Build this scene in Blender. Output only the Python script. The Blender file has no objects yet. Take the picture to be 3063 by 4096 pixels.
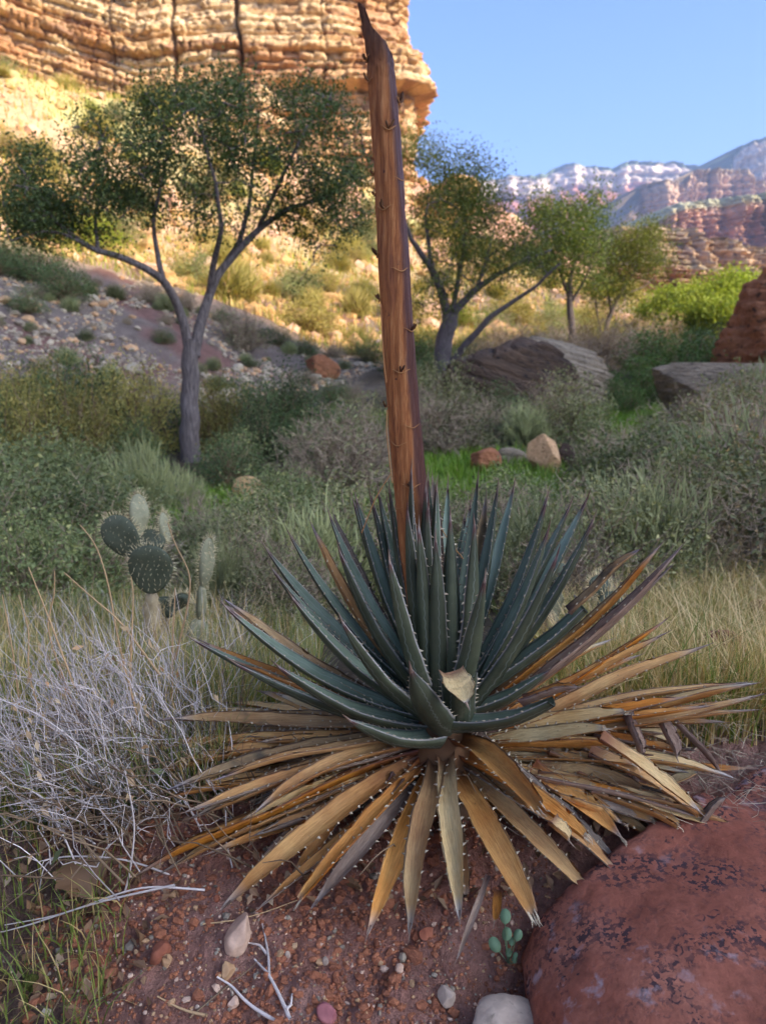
import bpy, math, random
import numpy as np
from mathutils import Vector

random.seed(7)
RNG = np.random.default_rng(7)
R = math.radians
scene = bpy.context.scene
COL = scene.collection

# ------------------------------------------------------------------ camera
PITCH = R(14.0)
CAMZ = 1.05
FPX = 3037.0                      # focal length in photograph pixels (3063 x 4096)
CP, SP = math.cos(PITCH), math.sin(PITCH)
cam = bpy.data.cameras.new('camera')
cam_o = bpy.data.objects.new('camera', cam)
COL.objects.link(cam_o)
cam_o.location = (0, 0, CAMZ)
cam_o.rotation_euler = (R(90) - PITCH, 0, 0)
cam.sensor_fit = 'VERTICAL'
cam.sensor_height = 24.0
cam.sensor_width = 24.0
cam.lens = 12.0 * FPX / 2048.0
cam.clip_start = 0.05
cam.clip_end = 20000
cam.dof.use_dof = True
cam.dof.focus_distance = 1.62
cam.dof.aperture_fstop = 3.1
scene.camera = cam_o

# ------------------------------------------------------------------ light
SUN_EL = R(31.0)
SUN_AZ = R(60.0)                  # the sun stands behind the camera, to the right
SUNV = Vector((math.sin(SUN_AZ) * math.cos(SUN_EL), -math.cos(SUN_AZ) * math.cos(SUN_EL), math.sin(SUN_EL)))
world = bpy.data.worlds.new('World')
scene.world = world
world.use_nodes = True
wn = world.node_tree
bg = wn.nodes['Background']
sky = wn.nodes.new('ShaderNodeTexSky')
sky.sky_type = 'NISHITA'
sky.sun_disc = False
sky.sun_elevation = SUN_EL
sky.sun_rotation = math.atan2(SUNV.x, SUNV.y)
sky.altitude = 1000
sky.air_density = 0.6
sky.dust_density = 10.0
sky.ozone_density = 10.0
wn.links.new(sky.outputs[0], bg.inputs[0])
bg.inputs[1].default_value = 0.15
sun = bpy.data.lights.new('sun', 'SUN')
sun.energy = 3.4
sun.angle = R(0.5)
sun.color = (1.0, 0.82, 0.56)
sun_o = bpy.data.objects.new('sun', sun)
COL.objects.link(sun_o)
sun_o.rotation_euler = SUNV.to_track_quat('Z', 'Y').to_euler()
scene.view_settings.view_transform = 'Standard'
scene.view_settings.look = 'None'
scene.view_settings.gamma = 1.0
scene.view_settings.exposure = 1.78
scene.view_settings.use_curve_mapping = False
scene.render.engine = 'CYCLES'
scene.cycles.max_bounces = 6
scene.cycles.diffuse_bounces = 3
scene.cycles.glossy_bounces = 2
scene.cycles.transmission_bounces = 3
scene.cycles.volume_bounces = 0


# ------------------------------------------------------------------ projection helpers
def ray(u, v):
    xc = (u - 1531.5) / FPX
    yc = (2048 - v) / FPX
    return np.array([xc, CP + yc * SP, -SP + yc * CP])


def PX(u, v, Y):
    """World point at depth y=Y seen at photograph pixel (u, v)."""
    d = ray(u, v)
    t = Y / d[1]
    return np.array([d[0] * t, Y, CAMZ + d[2] * t])


DS = 3063.0 / 1654.0


def PD(u, v, Y):
    return PX(u * DS, v * DS, Y)


# ------------------------------------------------------------------ noise
def _hash(ix, iy, iz, s):
    with np.errstate(over='ignore'):
        h = (ix.astype(np.uint32) * np.uint32(374761393) + iy.astype(np.uint32) * np.uint32(668265263)
             + iz.astype(np.uint32) * np.uint32(2147483647) + np.uint32(s * 974711 + 12345))
        h = (h ^ (h >> np.uint32(13))) * np.uint32(1274126177)
        h = h ^ (h >> np.uint32(16))
        h = h * np.uint32(2246822519)
        h = h ^ (h >> np.uint32(15))
    return (h & np.uint32(0xFFFFFF)).astype(np.float64) / float(0xFFFFFF)


def vn(x, y, z=0.0, s=0):
    x, y, z = np.broadcast_arrays(np.asarray(x, float), np.asarray(y, float), np.asarray(z, float))
    fx, fy, fz = np.floor(x), np.floor(y), np.floor(z)
    ix, iy, iz = fx.astype(np.int64), fy.astype(np.int64), fz.astype(np.int64)
    a, b, c = x - fx, y - fy, z - fz
    a = a * a * (3 - 2 * a); b = b * b * (3 - 2 * b); c = c * c * (3 - 2 * c)
    r = 0
    for i in (0, 1):
        wa = a if i else 1 - a
        for j in (0, 1):
            wb = b if j else 1 - b
            for k in (0, 1):
                wc = c if k else 1 - c
                r = r + wa * wb * wc * _hash(ix + i, iy + j, iz + k, s)
    return r


def fbm(x, y, z=0.0, s=0, o=4, g=0.5):
    t, a, n = 0, 1.0, 0.0
    for i in range(o):
        f = 2.03 ** i
        t = t + a * vn(x * f + 17.3 * i, y * f + 5.1 * i, z * f + 3.7 * i, s + i)
        n += a
        a *= g
    return t / n


def sstep(a, b, x):
    t = np.clip((x - a) / (b - a), 0, 1)
    return t * t * (3 - 2 * t)


# ------------------------------------------------------------------ mesh builder
class MB:
    def __init__(self):
        self.v = []; self.n = 0
        self.fl = []; self.ft = []; self.fm = []; self.uv = []; self.col = []

    def add(self, v, f, m=0, uv=None, col=None):
        v = np.asarray(v, float).reshape(-1, 3)
        f = np.asarray(f, np.int64)
        if f.ndim == 1:
            f = f.reshape(1, -1)
        self.v.append(v)
        self.fl.append((f + self.n).ravel())
        self.ft.append(np.full(len(f), f.shape[1], np.int64))
        self.fm.append(np.broadcast_to(np.asarray(m, np.int64), (len(f),)).copy())
        if uv is None:
            uv = np.zeros((len(v), 2))
        self.uv.append(np.asarray(uv, float))
        if col is not None:
            self.col.append(np.asarray(col, float))
        self.n += len(v)
        return self

    def mesh(self, name, mats, smooth=True):
        me = bpy.data.meshes.new(name)
        v = np.concatenate(self.v); fl = np.concatenate(self.fl); ft = np.concatenate(self.ft)
        fm = np.concatenate(self.fm); uv = np.concatenate(self.uv)
        me.vertices.add(len(v)); me.vertices.foreach_set('co', v.astype(np.float32).ravel())
        me.loops.add(len(fl)); me.loops.foreach_set('vertex_index', fl.astype(np.int32))
        me.polygons.add(len(ft))
        st = np.concatenate([[0], np.cumsum(ft)[:-1]])
        me.polygons.foreach_set('loop_start', st.astype(np.int32))
        me.polygons.foreach_set('loop_total', ft.astype(np.int32))
        me.polygons.foreach_set('material_index', fm.astype(np.int32))
        me.polygons.foreach_set('use_smooth', np.full(len(ft), smooth, bool))
        ul = me.uv_layers.new(name='UVMap')
        ul.data.foreach_set('uv', uv[fl].astype(np.float32).ravel())
        if self.col:
            c = np.concatenate(self.col)
            c = np.concatenate([c, np.ones((len(c), 1))], 1)
            at = me.color_attributes.new('Col', 'FLOAT_COLOR', 'POINT')
            at.data.foreach_set('color', c.astype(np.float32).ravel())
        for m in (mats if isinstance(mats, (list, tuple)) else [mats]):
            me.materials.append(m)
        me.update(calc_edges=True)
        return me

    def obj(self, name, mats, parent=None, smooth=True):
        return link(name, self.mesh(name, mats, smooth), parent)


def link(name, me, parent=None):
    o = bpy.data.objects.new(name, me)
    COL.objects.link(o)
    if parent is not None:
        o.parent = parent
    return o


def tag(o, label, cat, group=None):
    o['label'] = label; o['category'] = cat
    if group:
        o['group'] = group
    return o


def empty(name, loc, rz=0.0, label=None, cat=None, group=None):
    o = bpy.data.objects.new(name, None)
    COL.objects.link(o)
    o.empty_display_size = 0.1
    o.location = tuple(loc); o.rotation_euler = (0, 0, rz)
    if label:
        tag(o, label, cat, group)
    return o


def struct(o):
    o['kind'] = 'structure'
    return o


def stuff(o, label=None, cat=None):
    o['kind'] = 'stuff'
    if label:
        tag(o, label, cat)
    return o


def grid_faces(nu, nv, wrap=False):
    """quads for an array of verts indexed [i*nv + j]"""
    i = np.arange(nu - 1)[:, None]
    j = np.arange(nv if wrap else nv - 1)[None, :]
    j2 = (j + 1) % nv
    a = i * nv + j; b = (i + 1) * nv + j; c = (i + 1) * nv + j2; d = i * nv + j2
    return np.stack([a, b, c, d], -1).reshape(-1, 4)


def nrm(a):
    a = np.asarray(a, float)
    return a / np.maximum(np.linalg.norm(a, axis=-1, keepdims=True), 1e-9)


def frames(P):
    """tangent, side, up for polylines P [N,K,3]"""
    T = np.gradient(P, axis=1)
    T = nrm(T)
    ref = np.where(np.abs(T[..., 2:3]).mean(1, keepdims=True) > 0.62, np.array([0.83, 0.55, 0.05]), np.array([0.0, 0.0, 1.0]))
    S = nrm(np.cross(T, ref)); U = np.cross(S, T)
    return T, S, U


def tubes(mb, P, Rr, sides=3, m=0, cap=False):
    P = np.asarray(P, float); Rr = np.asarray(Rr, float)
    if P.ndim == 2:
        P = P[None]; Rr = Rr[None]
    N, K, _ = P.shape
    Rr = np.broadcast_to(Rr, (N, K))
    T, S, U = frames(P)
    an = np.arange(sides) * 2 * math.pi / sides
    V = P[:, :, None, :] + Rr[:, :, None, None] * (np.cos(an)[None, None, :, None] * S[:, :, None, :]
                                                   + np.sin(an)[None, None, :, None] * U[:, :, None, :])
    f = grid_faces(K, sides, True)
    F = (np.arange(N) * K * sides)[:, None, None] + f[None]
    uu = np.broadcast_to((np.arange(sides) / sides)[None, None, :], (N, K, sides))
    vv = np.broadcast_to((np.arange(K) / (K - 1))[None, :, None], (N, K, sides))
    uv = np.stack([uu, vv], -1).reshape(-1, 2)
    mb.add(V.reshape(-1, 3), F.reshape(-1, 4), m, uv)
    if cap:
        for n in range(N):
            base = mb.n - (N - n) * K * sides
            mb.fl.append(base + (K - 1) * sides + np.arange(sides)); mb.ft.append(np.array([sides])); mb.fm.append(np.array([m]))
            mb.fl.append(base + np.arange(sides)[::-1]); mb.ft.append(np.array([sides])); mb.fm.append(np.array([m]))


def blades(mb, P, W, m=0, side=None):
    """flat folded ribbons along P [N,K,3] with half widths W [N,K]"""
    N, K, _ = P.shape
    T, S, U = frames(P)
    if side is not None:
        S = nrm(side - (side * T).sum(-1, keepdims=True) * T)
    V = np.stack([P - S * W[..., None], P + S * W[..., None]], 2)
    f = grid_faces(K, 2)
    F = (np.arange(N) * K * 2)[:, None, None] + f[None]
    vv = np.broadcast_to((np.arange(K) / (K - 1))[None, :, None], (N, K, 2))
    uu = np.broadcast_to(np.array([0.0, 1.0])[None, None, :], (N, K, 2))
    mb.add(V.reshape(-1, 3), F.reshape(-1, 4), m, np.stack([uu, vv], -1).reshape(-1, 2))


def leaves(mb, C, size, rng, m=0, aspect=0.6, up=0.5, dirs=None):
    """rhombic leaves, slightly folded, at C [N,3]"""
    N = len(C)
    size = np.broadcast_to(size, (N,))[:, None] * rng.uniform(0.65, 1.3, (N, 1))
    d = nrm(rng.normal(size=(N, 3))) if dirs is None else nrm(dirs + rng.normal(size=(N, 3)) * 0.45)
    n = nrm(rng.normal(size=(N, 3)) + np.array([0, 0, up * 2.0]))
    s = nrm(np.cross(d, n)); n = np.cross(s, d)
    a = C - d * size * 0.5
    b = C + s * size * aspect * 0.5 + n * size * 0.10 - d * size * 0.06
    c = C + d * size * 0.5
    e = C - s * size * aspect * 0.5 + n * size * 0.10 - d * size * 0.06
    V = np.stack([a, b, c, e], 1).reshape(-1, 3)
    i = np.arange(N)[:, None] * 4
    mb.add(V, i + np.array([[0, 1, 2, 3]]), m)


# ------------------------------------------------------------------ materials
def warm(c):
    return None if c is None else (min(c[0] * 1.16, .9), c[1], c[2] * 0.68)


class NT:
    def __init__(self, name):
        self.m = bpy.data.materials.new(name)
        self.m.use_nodes = True
        self.t = self.m.node_tree
        self.p = self.t.nodes['Principled BSDF']
        self.out = self.t.nodes['Material Output']

    def n(self, typ, **kw):
        n = self.t.nodes.new('ShaderNode' + typ)
        for k, v in kw.items():
            setattr(n, k, v)
        return n

    def l(self, a, b):
        self.t.links.new(a, b)

    def val(self, sock, v):
        if hasattr(v, 'is_linked') or hasattr(v, 'links'):
            self.l(v, sock)
        else:
            sock.default_value = v

    def coord(self, kind='Object', scale=(1, 1, 1)):
        c = self.n('TexCoord')
        mp = self.n('Mapping')
        self.l(c.outputs[kind], mp.inputs[0])
        mp.inputs['Scale'].default_value = scale
        return mp.outputs[0]

    def noise(self, vec, scale, detail=4, rough=0.55, dist=0.0):
        n = self.n('TexNoise')
        self.l(vec, n.inputs['Vector'])
        n.inputs['Scale'].default_value = scale
        n.inputs['Detail'].default_value = detail
        n.inputs['Roughness'].default_value = rough
        n.inputs['Distortion'].default_value = dist
        return n.outputs[0]

    def ramp(self, fac, stops):
        r = self.n('ValToRGB')
        el = r.color_ramp.elements
        while len(el) < len(stops):
            el.new(0.5)
        for e, (p, c) in zip(el, stops):
            e.position = p
            e.color = (c[0], c[1], c[2], 1) if not isinstance(c, (int, float)) else (c, c, c, 1)
        self.l(fac, r.inputs[0])
        return r.outputs[0]

    def mix(self, fac, a, b, mode='MIX'):
        x = self.n('Mix', data_type='RGBA', blend_type=mode)
        self.val(x.inputs[0], fac)
        for s, v in ((x.inputs[6], a), (x.inputs[7], b)):
            if isinstance(v, (tuple, list)):
                s.default_value = (v[0], v[1], v[2], 1)
            else:
                self.l(v, s)
        return x.outputs[2]

    def math(self, op, a, b=0.0, clamp=False):
        x = self.n('Math', operation=op, use_clamp=clamp)
        self.val(x.inputs[0], a); self.val(x.inputs[1], b)
        return x.outputs[0]

    def bump(self, h, strength, dist=0.01):
        b = self.n('Bump')
        b.inputs['Strength'].default_value = strength
        b.inputs['Distance'].default_value = dist
        self.l(h, b.inputs['Height'])
        self.l(b.outputs[0], self.p.inputs['Normal'])
        return b

    def fin(self, col, rough=0.8, spec=0.3):
        self.val(self.p.inputs['Base Color'], col if not isinstance(col, tuple) else (*col, 1))
        self.val(self.p.inputs['Roughness'], rough)
        self.p.inputs['Specular IOR Level'].default_value = spec
        return self.m


def rnd_val(t, col, lo=0.8, hi=1.2):
    oi = t.n('ObjectInfo')
    mr = t.n('MapRange')
    t.l(oi.outputs['Random'], mr.inputs[0])
    mr.inputs[3].default_value = lo; mr.inputs[4].default_value = hi
    hs = t.n('HueSaturation')
    t.l(col, hs.inputs['Color'])
    t.l(mr.outputs[0], hs.inputs['Value'])
    return hs.outputs[0]


def foliage(name, c1, c2, trans=0.35, rough=0.6, c3=None, vary=0.15):
    t = NT(name)
    c1, c2, c3 = warm(c1), warm(c2), warm(c3)
    g = t.n('NewGeometry')
    stops = [(0.0, c1), (0.85, c2)] + ([(1.0, c3)] if c3 else [])
    col = t.ramp(g.outputs['Random Per Island'], stops)
    col = rnd_val(t, col, 1 - vary, 1 + vary)
    t.fin(col, rough, 0.25)
    if trans > 0:
        tr = t.n('BsdfTranslucent')
        t.l(t.mix(1.0, col, (1.0, 1.1, 0.55), 'MULTIPLY'), tr.inputs[0])
        ms = t.n('MixShader')
        ms.inputs[0].default_value = trans
        t.l(t.p.outputs[0], ms.inputs[1]); t.l(tr.outputs[0], ms.inputs[2])
        t.l(ms.outputs[0], t.out.inputs[0])
    return t.m


def rock(name, c1, c2, scale=4, c3=None, bump=0.5, bdist=0.02, stretch=(1, 1, 1), kind='Object', rough=0.9, fine=30):
    t = NT(name)
    c1, c2, c3 = warm(c1), warm(c2), warm(c3)
    v = t.coord(kind, stretch)
    n1 = t.noise(v, scale, 6, 0.6)
    col = t.ramp(n1, [(0.3, c1), (0.7, c2)])
    if c3:
        n2 = t.noise(v, scale * 2.7, 5, 0.65, 0.4)
        col = t.mix(t.ramp(n2, [(0.56, 0.0), (0.66, 1.0)]), col, c3)
    n3 = t.noise(v, fine, 5, 0.65)
    col = t.mix(0.5, col, t.ramp(n3, [(0.3, 0.55), (0.7, 1.35)]), 'MULTIPLY')
    col = rnd_val(t, col, 0.85, 1.15)
    t.bump(t.math('ADD', n3, t.math('MULTIPLY', n1, 1.5)), bump, bdist)
    return t.fin(col, rough, 0.2)


def ground_mat():
    t = NT('ground_soil')
    a = t.n('VertexColor'); a.layer_name = 'Col'
    v = t.coord('Object')
    n1 = t.noise(v, 2.2, 6, 0.6)
    n2 = t.noise(v, 22, 6, 0.7)
    n3 = t.noise(v, 120, 4, 0.7)
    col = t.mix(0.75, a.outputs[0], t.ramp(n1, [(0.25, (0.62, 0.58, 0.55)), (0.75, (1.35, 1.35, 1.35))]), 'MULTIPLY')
    col = t.mix(0.8, col, t.ramp(n2, [(0.28, (0.45, 0.42, 0.40)), (0.5, (1, 1, 1)), (0.75, (1.5, 1.42, 1.38))]), 'MULTIPLY')
    col = t.mix(0.6, col, t.ramp(n3, [(0.3, 0.6), (0.7, 1.35)]), 'MULTIPLY')
    h = t.math('ADD', t.math('MULTIPLY', n2, 2.2), n3)
    t.bump(h, 1.0, 0.02)
    return t.fin(col, 0.95, 0.1)


def vcol_rock(name, scale, bump, bdist, stretch=(1, 1, 1), lo=0.6, hi=1.3, rough=0.92):
    t = NT(name)
    a = t.n('VertexColor'); a.layer_name = 'Col'
    v = t.coord('Object', stretch)
    n1 = t.noise(v, scale, 6, 0.62)
    n2 = t.noise(v, scale * 6, 5, 0.65)
    col = t.mix(0.85, a.outputs[0], t.ramp(n1, [(0.28, lo), (0.72, hi)]), 'MULTIPLY')
    col = t.mix(0.6, col, t.ramp(n2, [(0.28, lo), (0.72, hi)]), 'MULTIPLY')
    t.bump(t.math('ADD', t.math('MULTIPLY', n1, 2), n2), bump, bdist)
    return t.fin(col, rough, 0.15)


def green_leaf(name, c1, c2, rough=0.42):
    t = NT(name)
    uv = t.coord('UV', (1, 1, 1))
    ob = t.coord('Object', (1, 1, 1))
    n1 = t.noise(ob, 14, 4, 0.55)
    col = t.ramp(n1, [(0.3, c1), (0.72, c2)])
    # faint longitudinal streaks and speckled wear
    ust = t.noise(t.coord('UV', (26, 1.6, 1)), 1.0, 3, 0.6)
    col = t.mix(0.55, col, t.ramp(ust, [(0.3, 0.75), (0.7, 1.28)]), 'MULTIPLY')
    sp = t.noise(ob, 170, 3, 0.6)
    col = t.mix(t.ramp(sp, [(0.70, 0.0), (0.78, 0.55)]), col, (0.28, 0.24, 0.17))
    # brown leaf tip
    sx = t.n('SeparateXYZ'); t.l(uv, sx.inputs[0])
    tip = t.math('ADD', sx.outputs[1], t.math('MULTIPLY', t.math('SUBTRACT', n1, 0.5), 0.12))
    col = t.mix(t.ramp(tip, [(0.89, 0.0), (0.945, 1.0)]), col, (0.095, 0.040, 0.028))
    col = t.mix(t.ramp(tip, [(0.955, 0.0), (0.985, 1.0)]), col, (0.26, 0.20, 0.17))
    # pale horny margin
    e = t.math('ABSOLUTE', t.math('SUBTRACT', sx.outputs[0], 0.5))
    col = t.mix(t.ramp(e, [(0.468, 0.0), (0.485, 0.85)]), col, (0.42, 0.36, 0.29))
    # imprint left by the margin of the neighbouring leaf
    wv = t.math('MULTIPLY', t.math('ABSOLUTE', t.math('SINE', t.math('MULTIPLY', sx.outputs[1], 58.0))), 0.030)
    im = t.math('ABSOLUTE', t.math('SUBTRACT', t.math('SUBTRACT', e, wv), t.math('ADD', 0.26, t.math('MULTIPLY', t.math('SUBTRACT', n1, 0.5), 0.2))))
    col = t.mix(t.ramp(im, [(0.0, 0.45), (0.022, 0.0)]), col, (0.26, 0.27, 0.21))
    # dusty lower part
    du = t.noise(ob, 60, 5, 0.7)
    dusty = t.math('MULTIPLY', t.ramp(du, [(0.5, 0.0), (0.72, 0.6)]), t.ramp(sx.outputs[1], [(0.0, 0.8), (0.5, 0.05)]))
    col = t.mix(dusty, col, (0.20, 0.155, 0.10))
    t.bump(t.math('ADD', ust, t.math('MULTIPLY', sp, 0.2)), 0.25, 0.004)
    return t.fin(rnd_val(t, col, 0.75, 1.25), t.ramp(du, [(0.3, rough), (0.7, rough + 0.2)]), 0.28)


def dead_leaf(name, c1, c2, base, tipc, margin=(0.10, 0.045, 0.03), wr=1.0, blotch=None):
    t = NT(name)
    uv = t.coord('UV', (1, 1, 1))
    ob = t.coord('Object', (1, 1, 1))
    sx = t.n('SeparateXYZ'); t.l(uv, sx.inputs[0])
    n1 = t.noise(ob, 9, 5, 0.6)
    col = t.ramp(n1, [(0.3, c1), (0.7, c2)])
    w = t.noise(t.coord('UV', (9, 7, 1)), 1.6, 5, 0.62, 0.8)
    fib = t.noise(t.coord('UV', (60, 2.0, 1)), 1.0, 3, 0.6)
    col = t.mix(0.7, col, t.ramp(w, [(0.3, (0.62, 0.52, 0.42)), (0.55, (1, 1, 1)), (0.75, (1.2, 1.18, 1.12))]), 'MULTIPLY')
    col = t.mix(0.4, col, t.ramp(fib, [(0.3, 0.65), (0.7, 1.25)]), 'MULTIPLY')
    nz = t.math('MULTIPLY', t.math('SUBTRACT', n1, 0.5), 0.35)
    vv = t.math('ADD', sx.outputs[1], nz)
    col = t.mix(t.ramp(vv, [(0.02, 1.0), (0.30, 0.0)]), col, base)
    col = t.mix(t.ramp(sx.outputs[1], [(0.88, 0.0), (0.97, 0.85)]), col, tipc)
    if blotch:
        b = t.noise(ob, 6, 4, 0.6, 0.3)
        col = t.mix(t.ramp(b, [(0.56, 0.0), (0.63, 0.85)]), col, blotch)
    e = t.math('ABSOLUTE', t.math('SUBTRACT', sx.outputs[0], 0.5))
    en = t.math('ADD', e, t.math('MULTIPLY', t.math('SUBTRACT', w, 0.5), 0.05))
    col = t.mix(t.ramp(en, [(0.445, 0.0), (0.465, 0.7), (0.482, 0.7), (0.494, 0.0)]), col, margin)
    spk = t.noise(ob, 120, 3, 0.6)
    col = t.mix(t.ramp(spk, [(0.68, 0.0), (0.76, 0.7)]), col, (0.08, 0.05, 0.03))
    t.bump(t.math('ADD', w, t.math('MULTIPLY', fib, 0.35)), 0.55 * wr, 0.006)
    oi = t.n('ObjectInfo')
    hs = t.n('HueSaturation'); t.l(col, hs.inputs['Color'])
    mr = t.n('MapRange'); wn2 = t.n('TexWhiteNoise', noise_dimensions='1D'); t.l(oi.outputs['Random'], wn2.inputs['W']); t.l(wn2.outputs[0], mr.inputs[0])
    mr.inputs[3].default_value = 0.490; mr.inputs[4].default_value = 0.508
    t.l(mr.outputs[0], hs.inputs['Hue'])
    mr2 = t.n('MapRange'); t.l(oi.outputs['Random'], mr2.inputs[0]); mr2.inputs[3].default_value = 0.68; mr2.inputs[4].default_value = 1.15
    t.l(mr2.outputs[0], hs.inputs['Value'])
    mr3 = t.n('MapRange'); t.l(wn2.outputs[0], mr3.inputs[0]); mr3.inputs[3].default_value = 1.08; mr3.inputs[4].default_value = 0.90
    t.l(mr3.outputs[0], hs.inputs['Saturation'])
    return t.fin(hs.outputs[0], 0.55, 0.3)


def stalk_mat():
    t = NT('stalk_wood')
    uv = t.coord('UV', (1, 1, 1))
    sx = t.n('SeparateXYZ'); t.l(uv, sx.inputs[0])
    ob = t.coord('Object', (1, 1, 1))
    grain = t.noise(t.coord('Object', (1, 1, 0.07)), 150, 6, 0.7, 0.6)
    big = t.noise(t.coord('Object', (1, 1, 0.16)), 16, 5, 0.6, 0.7)
    col = t.ramp(grain, [(0.28, (0.13, 0.038, 0.012)), (0.5, (0.36, 0.122, 0.032)), (0.75, (0.54, 0.25, 0.085))])
    col = t.mix(t.ramp(big, [(0.52, 0.0), (0.72, 0.65)]), col, (0.50, 0.22, 0.075))
    col = t.mix(t.ramp(big, [(0.27, 0.8), (0.42, 0.0)]), col, (0.17, 0.055, 0.028))
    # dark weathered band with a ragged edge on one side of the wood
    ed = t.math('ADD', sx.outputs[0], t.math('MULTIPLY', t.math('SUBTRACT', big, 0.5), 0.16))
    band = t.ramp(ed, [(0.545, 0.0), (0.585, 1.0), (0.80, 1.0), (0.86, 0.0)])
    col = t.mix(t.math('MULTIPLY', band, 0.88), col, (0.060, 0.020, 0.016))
    # charred, greying broken end
    top = t.math('ADD', sx.outputs[1], t.math('MULTIPLY', t.math('SUBTRACT', big, 0.5), 0.3))
    col = t.mix(t.ramp(top, [(0.80, 0.0), (1.0, 0.8)]), col, (0.055, 0.028, 0.020))
    sp = t.noise(ob, 60, 3, 0.5)
    col = t.mix(t.ramp(sp, [(0.70, 0.0), (0.76, 0.8)]), col, (0.05, 0.02, 0.015))
    t.bump(t.math('ADD', grain, t.math('MULTIPLY', big, 0.8)), 0.9, 0.006)
    return t.fin(col, t.ramp(band, [(0.0, 0.78), (1.0, 0.45)]), 0.3)


def cactus_mat(name, c1, c2, c3):
    t = NT(name)
    ob = t.coord('Object', (1, 1, 1))
    n1 = t.noise(ob, 16, 5, 0.6)
    col = t.ramp(n1, [(0.3, c1), (0.7, c2)])
    n2 = t.noise(ob, 34, 5, 0.7)
    col = t.mix(t.ramp(n2, [(0.58, 0.0), (0.72, 0.7)]), col, c3)
    t.bump(n2, 0.3, 0.004)
    return t.fin(col, 0.65, 0.25)


def red_boulder_mat():
    t = NT('red_sandstone')
    ob = t.coord('Object', (1, 1, 1))
    n1 = t.noise(ob, 3.2, 6, 0.6, 0.2)
    col = t.ramp(n1, [(0.28, (0.22, 0.066, 0.036)), (0.5, (0.30, 0.098, 0.055)), (0.72, (0.39, 0.155, 0.092))])
    n2 = t.noise(ob, 42, 6, 0.7)
    col = t.mix(0.7, col, t.ramp(n2, [(0.3, 0.6), (0.7, 1.35)]), 'MULTIPLY')
    # black crust lichen: irregular specks gathered in drifts, some as rings
    pat = t.ramp(t.noise(ob, 6.5, 4, 0.62, 0.5), [(0.40, 0.0), (0.56, 1.0)])
    sp = t.noise(ob, 85, 3, 0.6, 0.1)
    dots = t.ramp(sp, [(0.50, 0.0), (0.545, 1.0)])
    vo = t.n('TexVoronoi', feature='F1'); vo.inputs['Scale'].default_value = 26
    dvec = t.n('VectorMath', operation='ADD')
    t.l(ob, dvec.inputs[0])
    nn = t.n('TexNoise'); t.l(ob, nn.inputs['Vector']); nn.inputs['Scale'].default_value = 30
    ms = t.n('VectorMath', operation='SCALE'); t.l(nn.outputs[1], ms.inputs[0]); ms.inputs['Scale'].default_value = 0.03
    t.l(ms.outputs[0], dvec.inputs[1]); t.l(dvec.outputs[0], vo.inputs['Vector'])
    ring = t.ramp(vo.outputs['Distance'], [(0.16, 0.0), (0.20, 1.0), (0.25, 1.0), (0.30, 0.0)])
    rp = t.ramp(t.noise(ob, 9.0, 3, 0.6), [(0.52, 0.0), (0.60, 1.0)])
    lich = t.math('MAXIMUM', t.math('MULTIPLY', dots, pat), t.math('MULTIPLY', t.math('MULTIPLY', ring, rp), t.ramp(sp, [(0.45, 0.2), (0.52, 1.0)])))
    col = t.mix(t.math('MULTIPLY', lich, 0.88), col, (0.030, 0.024, 0.027))
    pale = t.math('MULTIPLY', t.ramp(t.noise(ob, 24, 4, 0.6), [(0.57, 0.0), (0.68, 0.7)]), t.ramp(t.noise(ob, 4, 3, 0.5), [(0.52, 0.0), (0.62, 1.0)]))
    col = t.mix(pale, col, (0.42, 0.30, 0.27))
    # thin grey stain, crumbly
    st = t.ramp(t.noise(ob, 5.0, 4, 0.6), [(0.6, 0.0), (0.74, 0.55)])
    col = t.mix(st, col, (0.12, 0.075, 0.07))
    t.bump(t.math('ADD', t.math('ADD', n2, t.math('MULTIPLY', n1, 1.4)), t.math('MULTIPLY', lich, -0.05)), 0.6, 0.008)
    return t.fin(col, 0.92, 0.08)


def bark(name, c1, c2, zs=0.18, scale=28):
    t = NT(name)
    v = t.coord('Object', (1, 1, zs))
    n = t.noise(v, scale, 6, 0.65, 0.4)
    col = t.ramp(n, [(0.3, c1), (0.7, c2)])
    t.bump(n, 0.9, 0.02)
    return t.fin(col, 0.9, 0.15)


def twig_mat(name, c1, c2, vary=0.15):
    t = NT(name)
    c1, c2 = warm(c1), warm(c2)
    g = t.n('NewGeometry')
    col = t.ramp(g.outputs['Random Per Island'], [(0.0, c1), (1.0, c2)])
    return t.fin(rnd_val(t, col, 1 - vary, 1 + vary), 0.75, 0.25)


M = {}
M['ground'] = ground_mat()
M['cliff'] = vcol_rock('cliff_sandstone', 1.1, 0.7, 0.12, (1, 1, 2.5))
M['mesa'] = vcol_rock('mesa_rock', 0.012, 0.6, 3.0, (1, 1, 2.0), 0.75, 1.2)
M['hillrock'] = vcol_rock('hill_rubble', 0.11, 0.9, 0.8, (1, 1, 1), 0.6, 1.3)
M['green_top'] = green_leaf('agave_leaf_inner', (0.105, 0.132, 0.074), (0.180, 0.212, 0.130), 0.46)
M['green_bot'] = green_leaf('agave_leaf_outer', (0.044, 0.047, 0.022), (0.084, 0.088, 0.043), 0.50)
M['pale_top'] = green_leaf('agave_leaf_pale', (0.20, 0.25, 0.16), (0.30, 0.34, 0.22), 0.45)
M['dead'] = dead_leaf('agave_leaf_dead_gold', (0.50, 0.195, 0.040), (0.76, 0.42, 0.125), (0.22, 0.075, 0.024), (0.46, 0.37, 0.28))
M['dead_under'] = dead_leaf('agave_leaf_dead_underside', (0.42, 0.150, 0.026), (0.62, 0.285, 0.062), (0.16, 0.055, 0.022), (0.38, 0.28, 0.20))
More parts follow.
